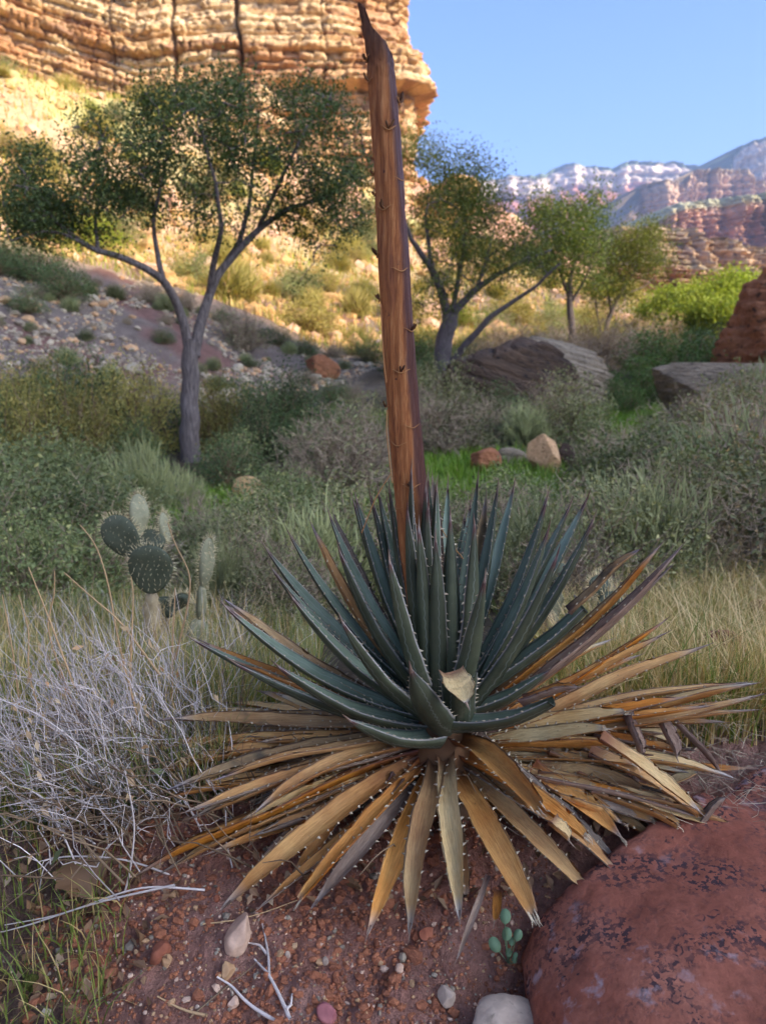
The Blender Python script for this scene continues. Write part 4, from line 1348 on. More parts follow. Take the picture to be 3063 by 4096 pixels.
# dead leaves of the skirt: tip column, row, depth, width, bend, kind, extras
DEAD = [
    # right, upper
    (2646, 2173, .05, 44, -.05, 'l', dict(zoff=-.02)), (2728, 2180, .0, 46, -.04, 'b', dict(zoff=-.03)), (2683, 2264, .06, 40, -.04, 'b', dict(zoff=-.04)), (2200, 2376, .20, 42, -.03, 'l', dict(zoff=-.02)),
    (2392, 2494, .16, 42, -.03, 'd', dict(zoff=-.04)), (2665, 2476, .10, 44, -.02, 'd', {}), (2661, 2533, .06, 40, -.02, 'd', {}), (2830, 2580, .02, 42, -.02, 'd', {}),
    (2560, 2620, .20, 40, .0, 'd', {}), (2440, 2560, .24, 38, .0, 'l', {}),
    (3024, 2733, -.02, 44, -.02, 'l', {}), (2960, 2745, .06, 40, .0, 'd', {}), (3055, 2776, -.05, 42, -.03, 'd', {}), (3018, 2840, -.03, 42, -.02, 'd', dict(zoff=-.09)), (2985, 2800, .10, 36, -.01, 'k', dict(zoff=-.09)),
    # right, broken ones
    (2540, 2850, -.06, 62, .01, 'l', dict(trunc=.94, fray=True)), (2455, 2915, -.14, 60, .01, 'l', dict(trunc=.93, fray=True)),
    (2480, 2975, -.10, 52, .02, 'l', dict(trunc=.9)), (2930, 3112, -.12, 46, .02, 'l', dict(zoff=-.08)), (2580, 3060, -.12, 52, .0, 'd', dict(trunc=.93, fray=True, zoff=-.1)),
    (2935, 3120, -.05, 44, .0, 'k', dict(zoff=-.11)), (3030, 3075, .0, 38, -.01, 'k', dict(zoff=-.11)), (2700, 3050, .0, 44, .0, 'd', dict(trunc=.9, fray=True, zoff=-.1)),
    (2680, 3310, -.20, 54, .03, 'd', dict(trunc=.92, fray=True, zoff=-.1)), (2710, 3420, -.22, 52, .03, 'd', dict(trunc=.92, fray=True, zoff=-.11)), (2660, 3250, -.16, 46, .02, 'b', dict(trunc=.9, zoff=-.12)),
    (2780, 3300, -.12, 42, .02, 'b', dict(zoff=-.12, fray=True, trunc=.9)), (2640, 3190, -.10, 50, .02, 'k', dict(trunc=.9, fray=True, zoff=-.12)),
    # front right
    (2470, 3446, -.24, 46, .02, 'b', dict(zoff=-.02)), (2400, 3410, -.30, 58, .05, 'd', dict(trunc=.9, fray=True, zoff=-.09)), (2215, 3330, -.36, 62, .08, 'd', dict(trunc=.86, fray=True, zoff=-.05)),
    (2380, 3590, -.32, 54, .05, 'd', dict(trunc=.92, fray=True, zoff=-.11)), (2490, 3520, -.30, 50, .04, 'k', dict(fray=True, trunc=.95, zoff=-.11)), (2320, 3560, -.30, 48, .04, 'k', dict(zoff=-.13, trunc=.93)),
    (2160, 3730, -.40, 62, .09, 'd', dict(trunc=.92, fray=True, zoff=-.12)),
    # front
    (1838, 3680, -.36, 66, .10, 'l', dict(zoff=-.08)), (1637, 3735, -.38, 66, .10, 'd', dict(zoff=-.09)), (1868, 3610, -.28, 52, .06, 'k', dict(zoff=-.12, trunc=.95)), (1470, 3740, -.36, 56, .08, 'd', dict(zoff=-.12)),
    # front left
    (1149, 3665, -.34, 52, .06, 'd', dict(zoff=-.10, trunc=.92, fray=True)), (883, 3640, -.32, 56, .06, 'd', dict(zoff=-.10)), (1032, 3637, -.30, 40, .05, 'k', dict(zoff=-.13)), (1245, 3634, -.33, 42, .06, 'b', dict(zoff=-.14)),
    # left
    (557, 3494, -.22, 52, .04, 'd', dict(zoff=-.09)), (650, 3490, -.20, 44, .03, 'd', dict(zoff=-.10)), (610, 3513, -.18, 34, .02, 'k', dict(zoff=-.14)), (776, 3466, -.16, 40, .02, 'k', dict(zoff=-.14)),
    (640, 3345, -.06, 44, .0, 'k', dict(zoff=-.12)), (700, 3300, .0, 42, .0, 'k', dict(zoff=-.12)), (768, 3272, -.20, 52, .05, 'd', dict(zoff=-.06)), (1022, 3250, -.24, 50, .06, 'd', dict(zoff=-.06)),
    (560, 3188, -.06, 46, .01, 'd', dict(zoff=-.09)), (671, 3162, -.14, 52, .03, 'm', dict(zoff=-.05)), (550, 3110, -.06, 50, .02, 'd', dict(zoff=-.06)), (860, 3120, -.20, 46, .04, 'm', dict(zoff=-.04)),
    (550, 2985, .02, 50, .01, 'd', dict(zoff=-.06)), (590, 3010, .10, 44, .0, 'd', dict(zoff=-.09)), (617, 2884, .0, 46, .0, 'd', dict(zoff=-.05)), (659, 2876, -.04, 46, -.01, 'm', dict(zoff=-.03)),
    (1106, 2776, .16, 56, -.01, 'l', dict(zoff=-.06)), (1034, 2764, .20, 48, -.01, 'd', dict(zoff=-.06)), (720, 2850, .14, 46, .0, 'l', dict(zoff=-.06)), (880, 2810, .22, 46, .0, 'l', dict(zoff=-.06)),
    (905, 2420, .06, 40, -.04, 'd', dict(zoff=-.03)), (800, 2560, .05, 42, -.04, 'd', dict(zoff=-.03)), (700, 2930, .12, 42, .0, 'd', dict(zoff=-.08)), (930, 2640, -.02, 40, -.03, 'd', dict(zoff=-.04)),
]
for i in range(22):                          # further layers of the skirt at both sides
    lf = i % 2 == 0
    u_ = rga.uniform(600, 1000) if lf else rga.uniform(2350, 3000)
    v_ = rga.uniform(2860, 3420) if lf else rga.uniform(2700, 3180)
    DEAD.append((u_, v_, rga.uniform(-.12, .12) - (.10 if v_ > 3200 else 0), rga.uniform(38, 50), rga.uniform(-.01, .03), rga.choice(list('dddlk')), dict(zoff=rga.uniform(-.12, -.05))))
for (u, v, dy, W, b, k, kw) in DEAD:
    leaf_px(u, v, dy, W * rga.uniform(.80, 1.06), b + rga.uniform(-.02, .02), k, roll=rga.uniform(-.5, .5), sidebend=rga.uniform(-.035, .035), wob=rga.uniform(.006, .024), **kw)
# extra dead leaves underneath and at the back of the skirt
for i in range(40):
    a = rga.choice([rga.uniform(-.35, 3.5), rga.uniform(-.7, .3), rga.uniform(2.9, 3.9)])
    Lr = rga.uniform(0.34, 0.60)
    if math.sin(a) < -0.5:
        Lr *= 0.62
    x, y = AC[0] + math.cos(a) * Lr, AC[1] + math.sin(a) * Lr
    z = hz(x, y) + (rga.uniform(0.035, 0.15) if math.sin(a) > -0.5 else rga.uniform(0.02, 0.05))
    if x > 0.5 and y < 1.62:
        z = max(z, 0.06)
    b = AC + np.array([math.cos(a) * .05, math.sin(a) * .05, rga.uniform(-.17, -.10)])
    agave_leaf((x, y, z), b, rga.uniform(.028, .040), rga.uniform(.0, .05), rga.choice(list('dkkbd')), roll=rga.uniform(-.4, .4), sidebend=rga.uniform(-.05, .05), wob=.015,
               trunc=rga.choice([1.0, 1.0, .9]), fray=False)
# folded-over tips and hanging shreds of the broken leaves
FOLD = [((2400, 2950, -.13), (2796, 3248, -.22), 40, 'l', False), ((2200, 3285, -.30), (2275, 3365, -.33), 34, 'l', False), ((2500, 2860, -.06), (2560, 3040, -.10), 44, 'b', False),
        ((2620, 2860, -.02), (2705, 3030, -.08), 40, 'b', False), ((2660, 2850, 0.0), (2885, 3100, -.06), 34, 'b', False), ((2680, 3135, -.1), (2790, 3090, -.1), 30, 'l', False),
        ((1950, 3500, -.30), (1825, 3840, -.40), 13, 'b', False), ((1990, 3560, -.3), (1975, 3690, -.36), 20, 'k', False), ((2520, 3120, -.1), (2660, 3300, -.14), 34, 'b', False), ((2780, 3330, -.2), (2900, 3190, -.2), 26, 'b', False)]
for (b0, t0, W, k, te) in FOLD:
    agave_leaf(PX(t0[0], t0[1], AY + t0[2]), PX(b0[0], b0[1], AY + b0[2]), W / 1000.0, .02, k, teeth=te, roll=rga.uniform(-.5, .5), wob=.01)
for i in range(16):                          # old leaves matted on the soil at the left
    a = rga.uniform(2.95, 3.95); r0 = rga.uniform(.10, .22); Lr = rga.uniform(.18, .34)
    b0 = np.array([AC[0] + math.cos(a) * r0, AC[1] + math.sin(a) * r0, 0])
    a2 = a + rga.normal(0, .2)
    t0 = b0 + np.array([math.cos(a2) * Lr, math.sin(a2) * Lr, 0])
    b0[2] = hz(b0[0], b0[1]) + rga.uniform(.03, .08); t0[2] = hz(t0[0], t0[1]) + rga.uniform(.008, .03)
    agave_leaf(t0, b0, rga.uniform(.024, .042), rga.uniform(.0, .06), rga.choice(list('kbkdb')), trunc=rga.choice([.85, 1.0, 1.0]), fray=rga.random() < .4, roll=rga.uniform(-.9, .9),
               sidebend=rga.uniform(-.08, .08), wob=.03)
for i in range(26):                          # broken pieces heaped at the right
    a = rga.uniform(-.62, .22); r0 = rga.uniform(.18, .36); Lr = rga.uniform(.14, .30)
    b0 = np.array([AC[0] + math.cos(a) * r0, AC[1] + math.sin(a) * r0, 0])
    a2 = a + rga.normal(0, .28)
    t0 = b0 + np.array([math.cos(a2) * Lr, math.sin(a2) * Lr, 0])
    b0[2] = hz(b0[0], b0[1]) + rga.uniform(.05, .12)
    t0[2] = hz(t0[0], t0[1]) + rga.uniform(.015, .09)
    if t0[0] > .42 and t0[1] < 1.5:
        t0[2] = max(t0[2], .035)
    agave_leaf(t0, b0, rga.uniform(.030, .050), rga.uniform(-.02, .05), rga.choice(list('dlkbdl')), trunc=rga.choice([.8, .9, 1.0]), fray=rga.random() < .5, roll=rga.uniform(-.7, .7),
               sidebend=rga.uniform(-.06, .06), wob=.02, teeth=rga.random() < .6)
# short stem that carries the leaves
mb = MB()
zz = np.linspace(hz(AC[0], AC[1]) - 0.03, AC[2] + 0.05, 8)
P = np.stack([np.full(8, AC[0]), np.full(8, AC[1]), zz], -1) - AO_N
tubes(mb, P[None], np.array([[.075, .078, .075, .07, .066, .062, .05, .02]]), 14, 0)
mb.obj('crown_base', M['bract'], ag)


# flower stalk
def stalk():
    ctr = [(1745, 2760), (1700, 2460), (1662, 2150), (1632, 1852), (1602, 1500), (1578, 1100), (1562, 800), (1544, 520), (1530, 330), (1524, 240)]
    wd = [135, 138, 136, 131, 127, 122, 118, 112, 107, 104]
    zs = np.linspace(0, 1, len(ctr))
    K = 90
    tt = np.linspace(0, 1, K)
    cu = np.interp(tt, zs, [c[0] for c in ctr]); cv = np.interp(tt, zs, [c[1] for c in ctr]); cw = np.interp(tt, zs, wd)
    Y = AY + 0.05
    P = np.array([PX(a, b, Y) for a, b in zip(cu, cv)])
    dep = P[:, 1] * CP - (P[:, 2] - CAMZ) * SP
    rad = cw / FPX * dep / 2
    n = 40
    an = np.arange(n) * 2 * math.pi / n
    # u coordinate starts at the back and runs round by the left, so u = .5 faces the camera
    V = []
    uv = []
    for i in range(K):
        r = rad[i] * (1 + 0.045 * np.sin(an * 3 + tt[i] * 4) + 0.02 * np.sin(an * 7 + tt[i] * 9))
        x = -np.sin(an) * r; y = np.cos(an) * r
        rip = (vn(an * 6, tt[i] * 40, 0, 301) - 0.5) * 0.0036 + (vn(an * 16, tt[i] * 9, 0, 302) - 0.5) * 0.0030
        x = x * (1 + rip / rad[i]); y = y * (1 + rip / rad[i])
        z = np.zeros(n)
        V.append(np.stack([P[i, 0] + x, P[i, 1] + y, np.full(n, P[i, 2]) + z], -1)); uv.append(np.stack([an / (2 * math.pi), np.full(n, tt[i] * 0.93)], -1))
    # torn top: a splinter stands up on the left, the break slopes down to the right
    base = np.array(V[-1]); c = P[-1]
    tipz = PX(1446, 18, Y)
    xs = (base[:, 0] - c[0]) / rad[-1]                     # -1 left .. 1 right
    back = (base[:, 1] - c[1]) / rad[-1]
    prof_x = [-1.0, -0.50, -0.36, 0.0, 0.5, 1.0]
    full = tipz[2] - c[2]
    Hh = np.interp(xs, prof_x, [1.0, 0.97, 0.58, 0.42, 0.24, 0.02]) * full
    Hh = Hh * (1 - 0.18 * np.clip(back, 0, 1)) + (vn(an * 9, 0.5, 0, 303) - 0.5) * 0.014
    for q in np.linspace(0.06, 1, 16):
        sq = q
        lean = (tipz[0] - c[0] + rad[-1] * 0.72) * (Hh * sq / full) ** 1.15
        shrink = 1 - 0.25 * np.clip(Hh * sq / full - 0.22, 0, 1)
        jag = (vn(an * 20, q * 6, 0, 304) - 0.5) * 0.003
        x = c[0] + lean + (base[:, 0] - c[0] + rad[-1] * 0.62) * shrink - rad[-1] * 0.62 + jag
        y = c[1] + (base[:, 1] - c[1]) * np.where(Hh * sq / full > 0.3, 1 - 0.6 * (Hh * sq / full - 0.3), 1.0)
        V.append(np.stack([x, y, c[2] + Hh * sq], -1)); uv.append(np.stack([an / (2 * math.pi), np.full(n, 0.93 + 0.07 * q)], -1))
    # hollow, fibrous inside of the break
    last = np.array(V[-1])
    ins = last * 0.55 + (np.array([c[0] - 0.2 * rad[-1], c[1], 0]) * 0.45)[None]
    ins[:, 2] = np.minimum(last[:, 2] - 0.006, c[2] + 0.03 + 0 * last[:, 2]) - 0.01
    V.append(ins); uv.append(np.stack([an / (2 * math.pi), np.full(n, 1.0)], -1))
    V = np.array(V); uv = np.array(uv)
    mb = MB()
    mb.add(V.reshape(-1, 3) - AO_N, grid_faces(len(V), n, True), 0, uv.reshape(-1, 2))
    mb.fl.append(np.arange((len(V) - 1) * n, len(V) * n)); mb.ft.append(np.array([n])); mb.fm.append(np.array([0]))
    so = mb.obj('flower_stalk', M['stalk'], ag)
    so['label'] = 'orange-brown woody flower stalk with a dark side and a torn splintered top'

    # bracts: withered claws, each sitting on a crescent scar
    def surf(u, v):
        i = np.argmin(np.abs(cv - v))
        s = np.clip((u - cu[i]) / (cw[i] / 2), -1.0, 1.0)
        y = -math.sqrt(max(0, 1 - s * s))
        nrmv = np.array([s, y, 0.0])
        return P[i] + nrmv * rad[i] + np.array([0, 0, 0.0]), nrmv, rad[i], P[i]

    BR = [(1445, 185, 1, 1.3), (1478, 340, 1, 1.0), (1600, 400, 1, 1.3), (1553, 540, 1, 1.2), (1488, 690, 1, 1.0), (1600, 735, 0, .8), (1486, 795, 1, .9), (1535, 845, 1, 1.2),
          (1497, 1020, 1, 1.4), (1600, 1095, 0, 1.0), (1520, 1190, 1, 1.4), (1640, 1310, 1, 1.0), (1602, 1465, 1, 1.0), (1540, 1625, 1, .9), (1645, 1680, 0, .9), (1590, 1765, 0, 1.0),
          (1640, 1920, 1, 1.1), (1590, 2015, 0, .8), (1620, 2240, 0, .8)]
    for (u, v, claw, s) in BR:
        s = s * .75
        p, nv, r0, c0 = surf(u, v)
        tx = np.array([-nv[1], nv[0], 0.0])
        up = np.array([0, 0, 1.0])
        mb = MB()
        a0 = math.atan2(nv[1], nv[0])
        aa = a0 + np.linspace(-.62, .62, 11)
        k = np.linspace(-1, 1, 11)
        rr_ = r0 + 0.0015 + 0.002 * (1 - k ** 2)
        arc = np.stack([c0[0] + np.cos(aa) * rr_, c0[1] + np.sin(aa) * rr_, p[2] + s * (0.002 - 0.006 * np.cos(k * 3.1) * (1 - 0.3 * k * k))], -1)
        tubes(mb, arc[None] - AO_N, (0.0013 * (1.2 - np.abs(k) ** 2))[None] * s, 5, 1)
        if claw:
            for q in range(rga.integers(2, 5)):
                d0 = nrm(nv * rga.uniform(.5, 1.0) + up * rga.uniform(.2, .9) + tx * rga.uniform(-.7, .7))
                d1 = nrm(d0 + up * rga.uniform(.1, 1.2) - nv * .3 + tx * rga.uniform(-.5, .5))
                ln = rga.uniform(.007, .014) * s
                pts = np.stack([p - nv * .002, p + d0 * ln * .5, p + d0 * ln, p + d0 * ln + d1 * ln * .6, p + d0 * ln + d1 * ln])
                tubes(mb, pts[None] - AO_N, (np.array([[.0026, .0024, .0022, .003, .0012]]) * s), 6, 0, True)
        mb.obj('bract', [M['bract'], M['bract_pale']], so)
    # loose strips of skin
    for pts in ([(1522, 1215), (1527, 1330), (1535, 1450), (1545, 1530)], [(1548, 1640), (1545, 1720), (1555, 1820), (1568, 1930)],
                [(1564, 1893), (1540, 1930), (1500, 1995), (1446, 2132)], [(1745, 2080), (1780, 2140), (1815, 2190), (1852, 2235)]):
        q = np.array([PX(a, b, Y - 0.045 if a < 1700 else Y + .02) for a, b in pts])
        q = np.array([[np.interp(w, np.linspace(0, 1, 4), q[:, d_]) for d_ in range(3)] for w in np.linspace(0, 1, 12)])
        mb = MB(); tubes(mb, q[None] - AO_N, np.full((1, 12), .0012), 5, 0)
        mb.obj('bark_strip', M['bract_pale'], so)


stalk()


# ------------------------------------------------------------------ prickly pears
def pad_mesh(w, h, th, seed, base_t=0.35):
    """flat obovate pad standing on its narrow end, in the xz plane"""
    nu, nv = 28, 14
    a = np.linspace(0, 2 * math.pi, nu, endpoint=False)
    rings = []
    for k in np.linspace(0, 1, nv):
        ph = math.pi * k                       # from front pole to back pole
        rr = math.sin(ph) ** 0.45 if 0 < k < 1 else 0.02
        yy = -math.cos(ph) * th
        z = np.cos(a); x = np.sin(a)
        egg = 1 - base_t * 0.5 * (1 - z) * 0.75
        rings.append(np.stack([x * egg * w * rr, np.full(nu, yy) * (0.6 + 0.4 * 1), (z * h * rr)], -1))
    V = np.array(rings).reshape(-1, 3)
    V[:, 2] += h
    q = V * 30 + seed
    V[:, 1] += (fbm(q[:, 0], q[:, 2], 0, seed, 3) - 0.5) * th * 0.7
    V[:, 1] += np.sin(V[:, 2] / h * 2.0 + seed) * th * 0.5
    return V, grid_faces(nv, nu, True)


def cactus_pad(parent, p0, p1, w, th, yaw, mat, seed, spine_len=0.022, density=1.0, edge=1.0, name='pad'):
    """pad from joint p0 to top p1 (world), yaw turns its face about its own axis"""
    p0 = np.asarray(p0, float); p1 = np.asarray(p1, float)
    ax = p1 - p0; h = np.linalg.norm(ax) / 2; ax = ax / (2 * h)
    fw = np.array([math.sin(yaw), -math.cos(yaw), 0.0]); fw = nrm(fw - (fw @ ax) * ax)
    sd = np.cross(ax, fw)
    V, F = pad_mesh(w, h, th, seed)
    O = np.array(parent.location[:])
    loc = np.array([parent['ox'], parent['oy'], parent['oz']])
    Wd = p0 + V[:, 0:1] * (-sd) + V[:, 1:2] * (-fw) + V[:, 2:3] * ax
    mb = MB(); mb.add(Wd - loc, F)
    o = mb.obj(name, M[mat], parent)
    rg = np.random.default_rng(seed + 900)
    sp = []
    rows = max(4, int(h * 2 / 0.019))
    for i in range(rows):
        zr = (i + .5) / rows
        zz = -1 + 2 * zr
        half = math.sqrt(max(0, 1 - zz * zz)) * w * (1 - .35 * .5 * (1 - zz) * .75)
        cols = max(1, int(2 * half / 0.020))
        for j in range(cols):
            xx = (-half + 2 * half * (j + .5 + .5 * (i % 2 - .5)) / cols)
            for face in (-1, 1):
                rim = max(0, 1 - (xx / max(half, 1e-4)) ** 2) ** .4
                q = p0 - sd * xx + ax * (h * (1 + zz)) + fw * face * th * (0.55 + .4 * rim) * 0.95
                for _ in range(int(1 * density)):
                    d = nrm(fw * face * rg.uniform(.3, 1) - ax * rg.uniform(-.1, 1.0) + sd * rg.normal(0, .4))
                    sp.append((q, d, rg.uniform(.4, 1) * spine_len * .75))
    for a in np.linspace(0, 2 * math.pi, int(46 * edge)):
        zz = math.cos(a)
        q = p0 + -sd * (math.sin(a) * w * (1 - .35 * .5 * (1 - zz) * .75)) + ax * (h * (1 + zz))
        if zz < -.75:
            continue
        outd = nrm(-sd * math.sin(a) / w + ax * zz / h)
        for _ in range(3):
            d = nrm(outd + rg.normal(size=3) * .38)
            sp.append((q, d, rg.uniform(.5, 1.1) * spine_len))
    A = np.array([s[0] for s in sp]); Dd = np.array([s[1] for s in sp]); Ln = np.array([s[2] for s in sp])[:, None]
    smb = MB()
    PP = np.stack([A - loc, A + Dd * Ln - loc], 1)
    tubes(smb, PP, np.broadcast_to(np.array([0.0010, 0.0004]), (len(sp), 2)), 3)
    smb.obj('spines', M['thorn'], o)
    return o


def cactus(name, u, Y, label):
    b = at_u(u, Y)
    e = empty(name, b, 0, label, 'cactus')
    e['ox'], e['oy'], e['oz'] = float(b[0]), float(b[1]), float(b[2])
    return e


def c5(x, y):
    """pixel of the enlarged detail view -> photograph pixel"""
    return x * 0.926, 1850 + y * 0.926


pc = cactus('prickly_pear', 345, 2.75, 'tall prickly pear with dark round pads on a corky yellow trunk')
Y0 = 2.75
PADS = [  # joint, top (detail view), depth joint, depth top, half width (m), thickness, yaw, material
    ((690, 900), (680, 700), 0, 0, .040, .030, .2, 'pad_old', .018), ((665, 780), (648, 560), -.02, .0, .036, .028, -.2, 'pad_old', .018), ((700, 790), (690, 640), .03, .02, .034, .026, .4, 'pad_old', .018),
    ((652, 570), (650, 355), -.03, -.05, .082, .013, .10, 'pad', .024), ((585, 408), (470, 235), .02, .03, .068, .012, -.05, 'pad', .026), ((600, 330), (596, 135), .10, .12, .042, .016, .9, 'pad_pale', .030),
    ((650, 400), (655, 288), .10, .11, .056, .013, .1, 'pad', .022), ((712, 350), (704, 215), .13, .14, .026, .018, 1.1, 'pad_pale', .030),
    ((680, 590), (760, 655), .02, .0, .040, .022, .2, 'pad', .02), ((750, 640), (805, 565), .0, .0, .028, .020, .2, 'pad', .022),
    ((855, 880), (850, 670), .05, .05, .046, .020, .5, 'pad_pale', .020), ((862, 690), (872, 525), .05, .05, .020, .018, .6, 'pad_pale', .024), ((875, 540), (905, 325), .05, .05, .034, .016, .95, 'pad_pale', .030),
    ((700, 930), (690, 780), .02, .02, .05, .035, 0, 'pad_old', .016),
    ((790, 1000), (800, 830), .03, .04, .035, .03, 0.3, 'pad_old', .016),
]
for i, (a, b, da, db, w, th, yaw, m, sl) in enumerate(PADS):
    cactus_pad(pc, PX(*c5(*a), Y0 + da), PX(*c5(*b), Y0 + db), w * 1.14, th, yaw, m, 400 + i, sl, 3 if m == 'pad_pale' else 1)
pc2 = cactus('prickly_pear', 1290, 2.55, 'low prickly pear with spiny grey-green pads half hidden behind the right-hand agave leaves')


def c2(x, y):
    return 1800 + x * .6046, 1850 + y * .6046


for i, (a, b, da, db, w, th, yaw, m, sl) in enumerate([
        ((690, 1120), (695, 850), .1, .1, .040, .022, .8, 'pad_pale', .024), ((690, 870), (715, 660), .1, .1, .044, .018, .5, 'pad', .026),
        ((1040, 1110), (1055, 850), .0, .0, .060, .014, .2, 'pad', .026), ((1000, 900), (965, 745), .03, .05, .052, .013, .5, 'pad', .028), ((1060, 1260), (1040, 1080), .0, .0, .036, .026, .3, 'pad_old', .02),
        ((660, 1180), (655, 1000), .02, .0, .022, .02, .2, 'pad_old', .018), ((1000, 1280), (1020, 1150), .05, .05, .03, .02, .3, 'pad_old', .016)]):
    cactus_pad(pc2, PX(*c2(*a), 2.55 + da), PX(*c2(*b), 2.55 + db), w, th, yaw, m, 440 + i, sl)


# ------------------------------------------------------------------ shrubs
def dome(n, rg, h, w, flat=0.0):
    d = nrm(rg.normal(size=(n, 3))); d[:, 2] = np.abs(d[:, 2])
    r = rg.uniform(.35, 1, (n, 1)) ** .5
    p = d * r * np.array([w, w, h])
    p[:, 2] += .08 * h
    return p


def curve_pts(a, b, K, rg, sag=.12, jit=.05):
    t = np.linspace(0, 1, K)[None, :, None]
    L = np.linalg.norm(b - a, axis=1)[:, None, None]
    P = a[:, None] + (b - a)[:, None] * t
    P = P + np.array([0, 0, 1.0]) * (t * (1 - t)) * L * sag * 2
    n = rg.normal(size=(len(a), K, 3)) * jit * L * np.sin(t * math.pi)
    return P + n


def shrub_proto(kind, seed):
    """unit shrub (height 1) -> stem mesh, foliage mesh"""
    rg = np.random.default_rng(seed)
    st = MB(); fo = MB()
    if kind == 'broom':
        n = 300
        tip = dome(n, rg, 1.0, .62)
        base = rg.normal(size=(n, 3)) * np.array([.10, .10, .01])
        P = curve_pts(base, tip, 5, rg, .06, .04)
        tubes(st, P, np.broadcast_to(np.array([.008, .006, .005, .004, .002]), (n, 5)), 3)
        sub = rg.integers(0, n, 1900); k = rg.uniform(.35, 1, 1900)
        a = P[sub, np.clip((k * 4).astype(int), 0, 3)] * (1 - (k * 4 % 1))[:, None] + P[sub, np.clip((k * 4).astype(int) + 1, 0, 4)] * (k * 4 % 1)[:, None]
        out = nrm(a + np.array([0, 0, .5])) * rg.uniform(.10, .28, (1900, 1)) + rg.normal(size=(1900, 3)) * .05
        Q = curve_pts(a, a + out, 3, rg, .1, .05)
        blades(fo, Q, np.broadcast_to(np.array([.0060, .0055, .0015]), (1900, 3)))
    elif kind in ('leafy', 'dark', 'vivid'):
        n = 120
        tip = dome(n, rg, .95, .66)
        base = rg.normal(size=(n, 3)) * np.array([.09, .09, .01])
        P = curve_pts(base, tip, 5, rg, .12, .06)
        tubes(st, P, np.broadcast_to(np.array([.011, .009, .006, .004, .002]), (n, 5)), 3)
        m = 4200
        cl = rg.integers(0, n, m)
        c = P[cl, rg.choice([2, 3, 4, 4], m)] + rg.normal(size=(m, 3)) * np.array([.075, .075, .065])
        c[:, 2] = np.abs(c[:, 2])
        leaves(fo, c, .046 if kind != 'dark' else .040, rg, 0, .55, .4)
    elif kind == 'plume':
        n = 70
        tip = dome(n, rg, 1.0, .50)
        base = rg.normal(size=(n, 3)) * np.array([.10, .10, .01])
        P = curve_pts(base, tip, 6, rg, .08, .04)
        tubes(st, P, np.broadcast_to(np.array([.013, .011, .008, .006, .004, .002]), (n, 6)), 3)
        m = 8000
        cl = rg.integers(0, n, m); k = rg.choice([1, 2, 3, 3, 4, 4, 5, 5], m)
        c = P[cl, k] + rg.normal(size=(m, 3)) * np.array([.06, .06, .07])
        dr = nrm(P[cl, 5] - P[cl, 2]) * .8 + rg.normal(size=(m, 3)) * .5
        leaves(fo, np.abs(c * np.array([0, 0, 1])) + c * np.array([1, 1, 0]), .038, rg, 0, .34, .1, dirs=dr)
    elif kind == 'twiggy':
        n = 150
        tip = dome(n, rg, .95, .70)
        base = rg.normal(size=(n, 3)) * np.array([.12, .12, .01])
        P = curve_pts(base, tip, 5, rg, .10, .09)
        tubes(st, P, np.broadcast_to(np.array([.011, .008, .006, .004, .002]), (n, 5)), 3)
        q = 1500
        sub = rg.integers(0, n, q); k = rg.integers(1, 5, q)
        a = P[sub, k]
        out = nrm(rg.normal(size=(q, 3)) + nrm(a) * .8) * rg.uniform(.06, .2, (q, 1))
        Q = curve_pts(a, a + out, 3, rg, .1, .12)
        tubes(st, Q, np.broadcast_to(np.array([.0045, .0035, .0015]), (q, 3)), 3)
        m = 1500
        c = Q[rg.integers(0, q, m), 2] + rg.normal(size=(m, 3)) * .03
        c[:, 2] = np.abs(c[:, 2])
        leaves(fo, c, .034, rg, 0, .5, .3)
    elif kind == 'tuft':
        n = 520
        tip = dome(n, rg, 1.0, .75)
        base = rg.normal(size=(n, 3)) * np.array([.16, .16, .01])
        P = curve_pts(base, tip, 4, rg, .18, .05)
        blades(fo, P, np.broadcast_to(np.array([.010, .010, .008, .001]), (n, 4)))
        tubes(st, P[:30], np.broadcast_to(np.array([.007, .006, .005, .002]), (30, 4)), 3)
    return st, fo


SHK = {
    'broom': ('broom', 'twig_green', 'sh_grey'), 'leafy': ('leafy', 'twig_grey', 'sh_leafy'), 'dark': ('dark', 'twig_brown', 'sh_dark'), 'vivid': ('vivid', 'twig_brown', 'sh_vivid'),
    'greyleaf': ('dark', 'twig_grey', 'sh_greyleaf'), 'plume': ('plume', 'twig_brown', 'sh_yellow'), 'plumedark': ('plume', 'twig_brown', 'sh_dark'), 'twiggy': ('twiggy', 'twig_grey', 'sh_grey'), 'twigtan': ('twiggy', 'twig_grey', 'sh_tan'),
    'suntuft': ('tuft', 'twig_tan', 'sh_sun'), 'sunleaf': ('leafy', 'twig_brown', 'sh_sun'), 'limeleaf': ('leafy', 'twig_brown', 'leaf_lime'), 'greytuft': ('tuft', 'twig_grey', 'sh_grey')}
_cache = {}


def shrub_mesh(kind, var):
    if (kind, var) not in _cache:
        geo, ms, mf = SHK[kind]
        gk = ('geo', geo, var)
        if gk not in _cache:
            _cache[gk] = shrub_proto(geo, 500 + var * 37 + sum(map(ord, geo)))
        st, fo = _cache[gk]
        _cache[(kind, var)] = (st.mesh('stems', M[ms], False), fo.mesh('foliage', M[mf], False))
    return _cache[(kind, var)]


rgs = np.random.default_rng(600)


def shrub(kind, p, h, w, label, group, sink=0.02):
    var = int(rgs.integers(2))
    ms, mf = shrub_mesh(kind, var)
    e = empty('shrub', (p[0], p[1], p[2] - sink), rgs.uniform(0, 6.28), label, 'shrub', group)
    e.scale = (w, w, h)
    e.rotation_euler = (rgs.uniform(-.08, .08), rgs.uniform(-.08, .08), rgs.uniform(0, 6.28))
    link('stems', ms, e)
    link('foliage', mf, e)
    return e


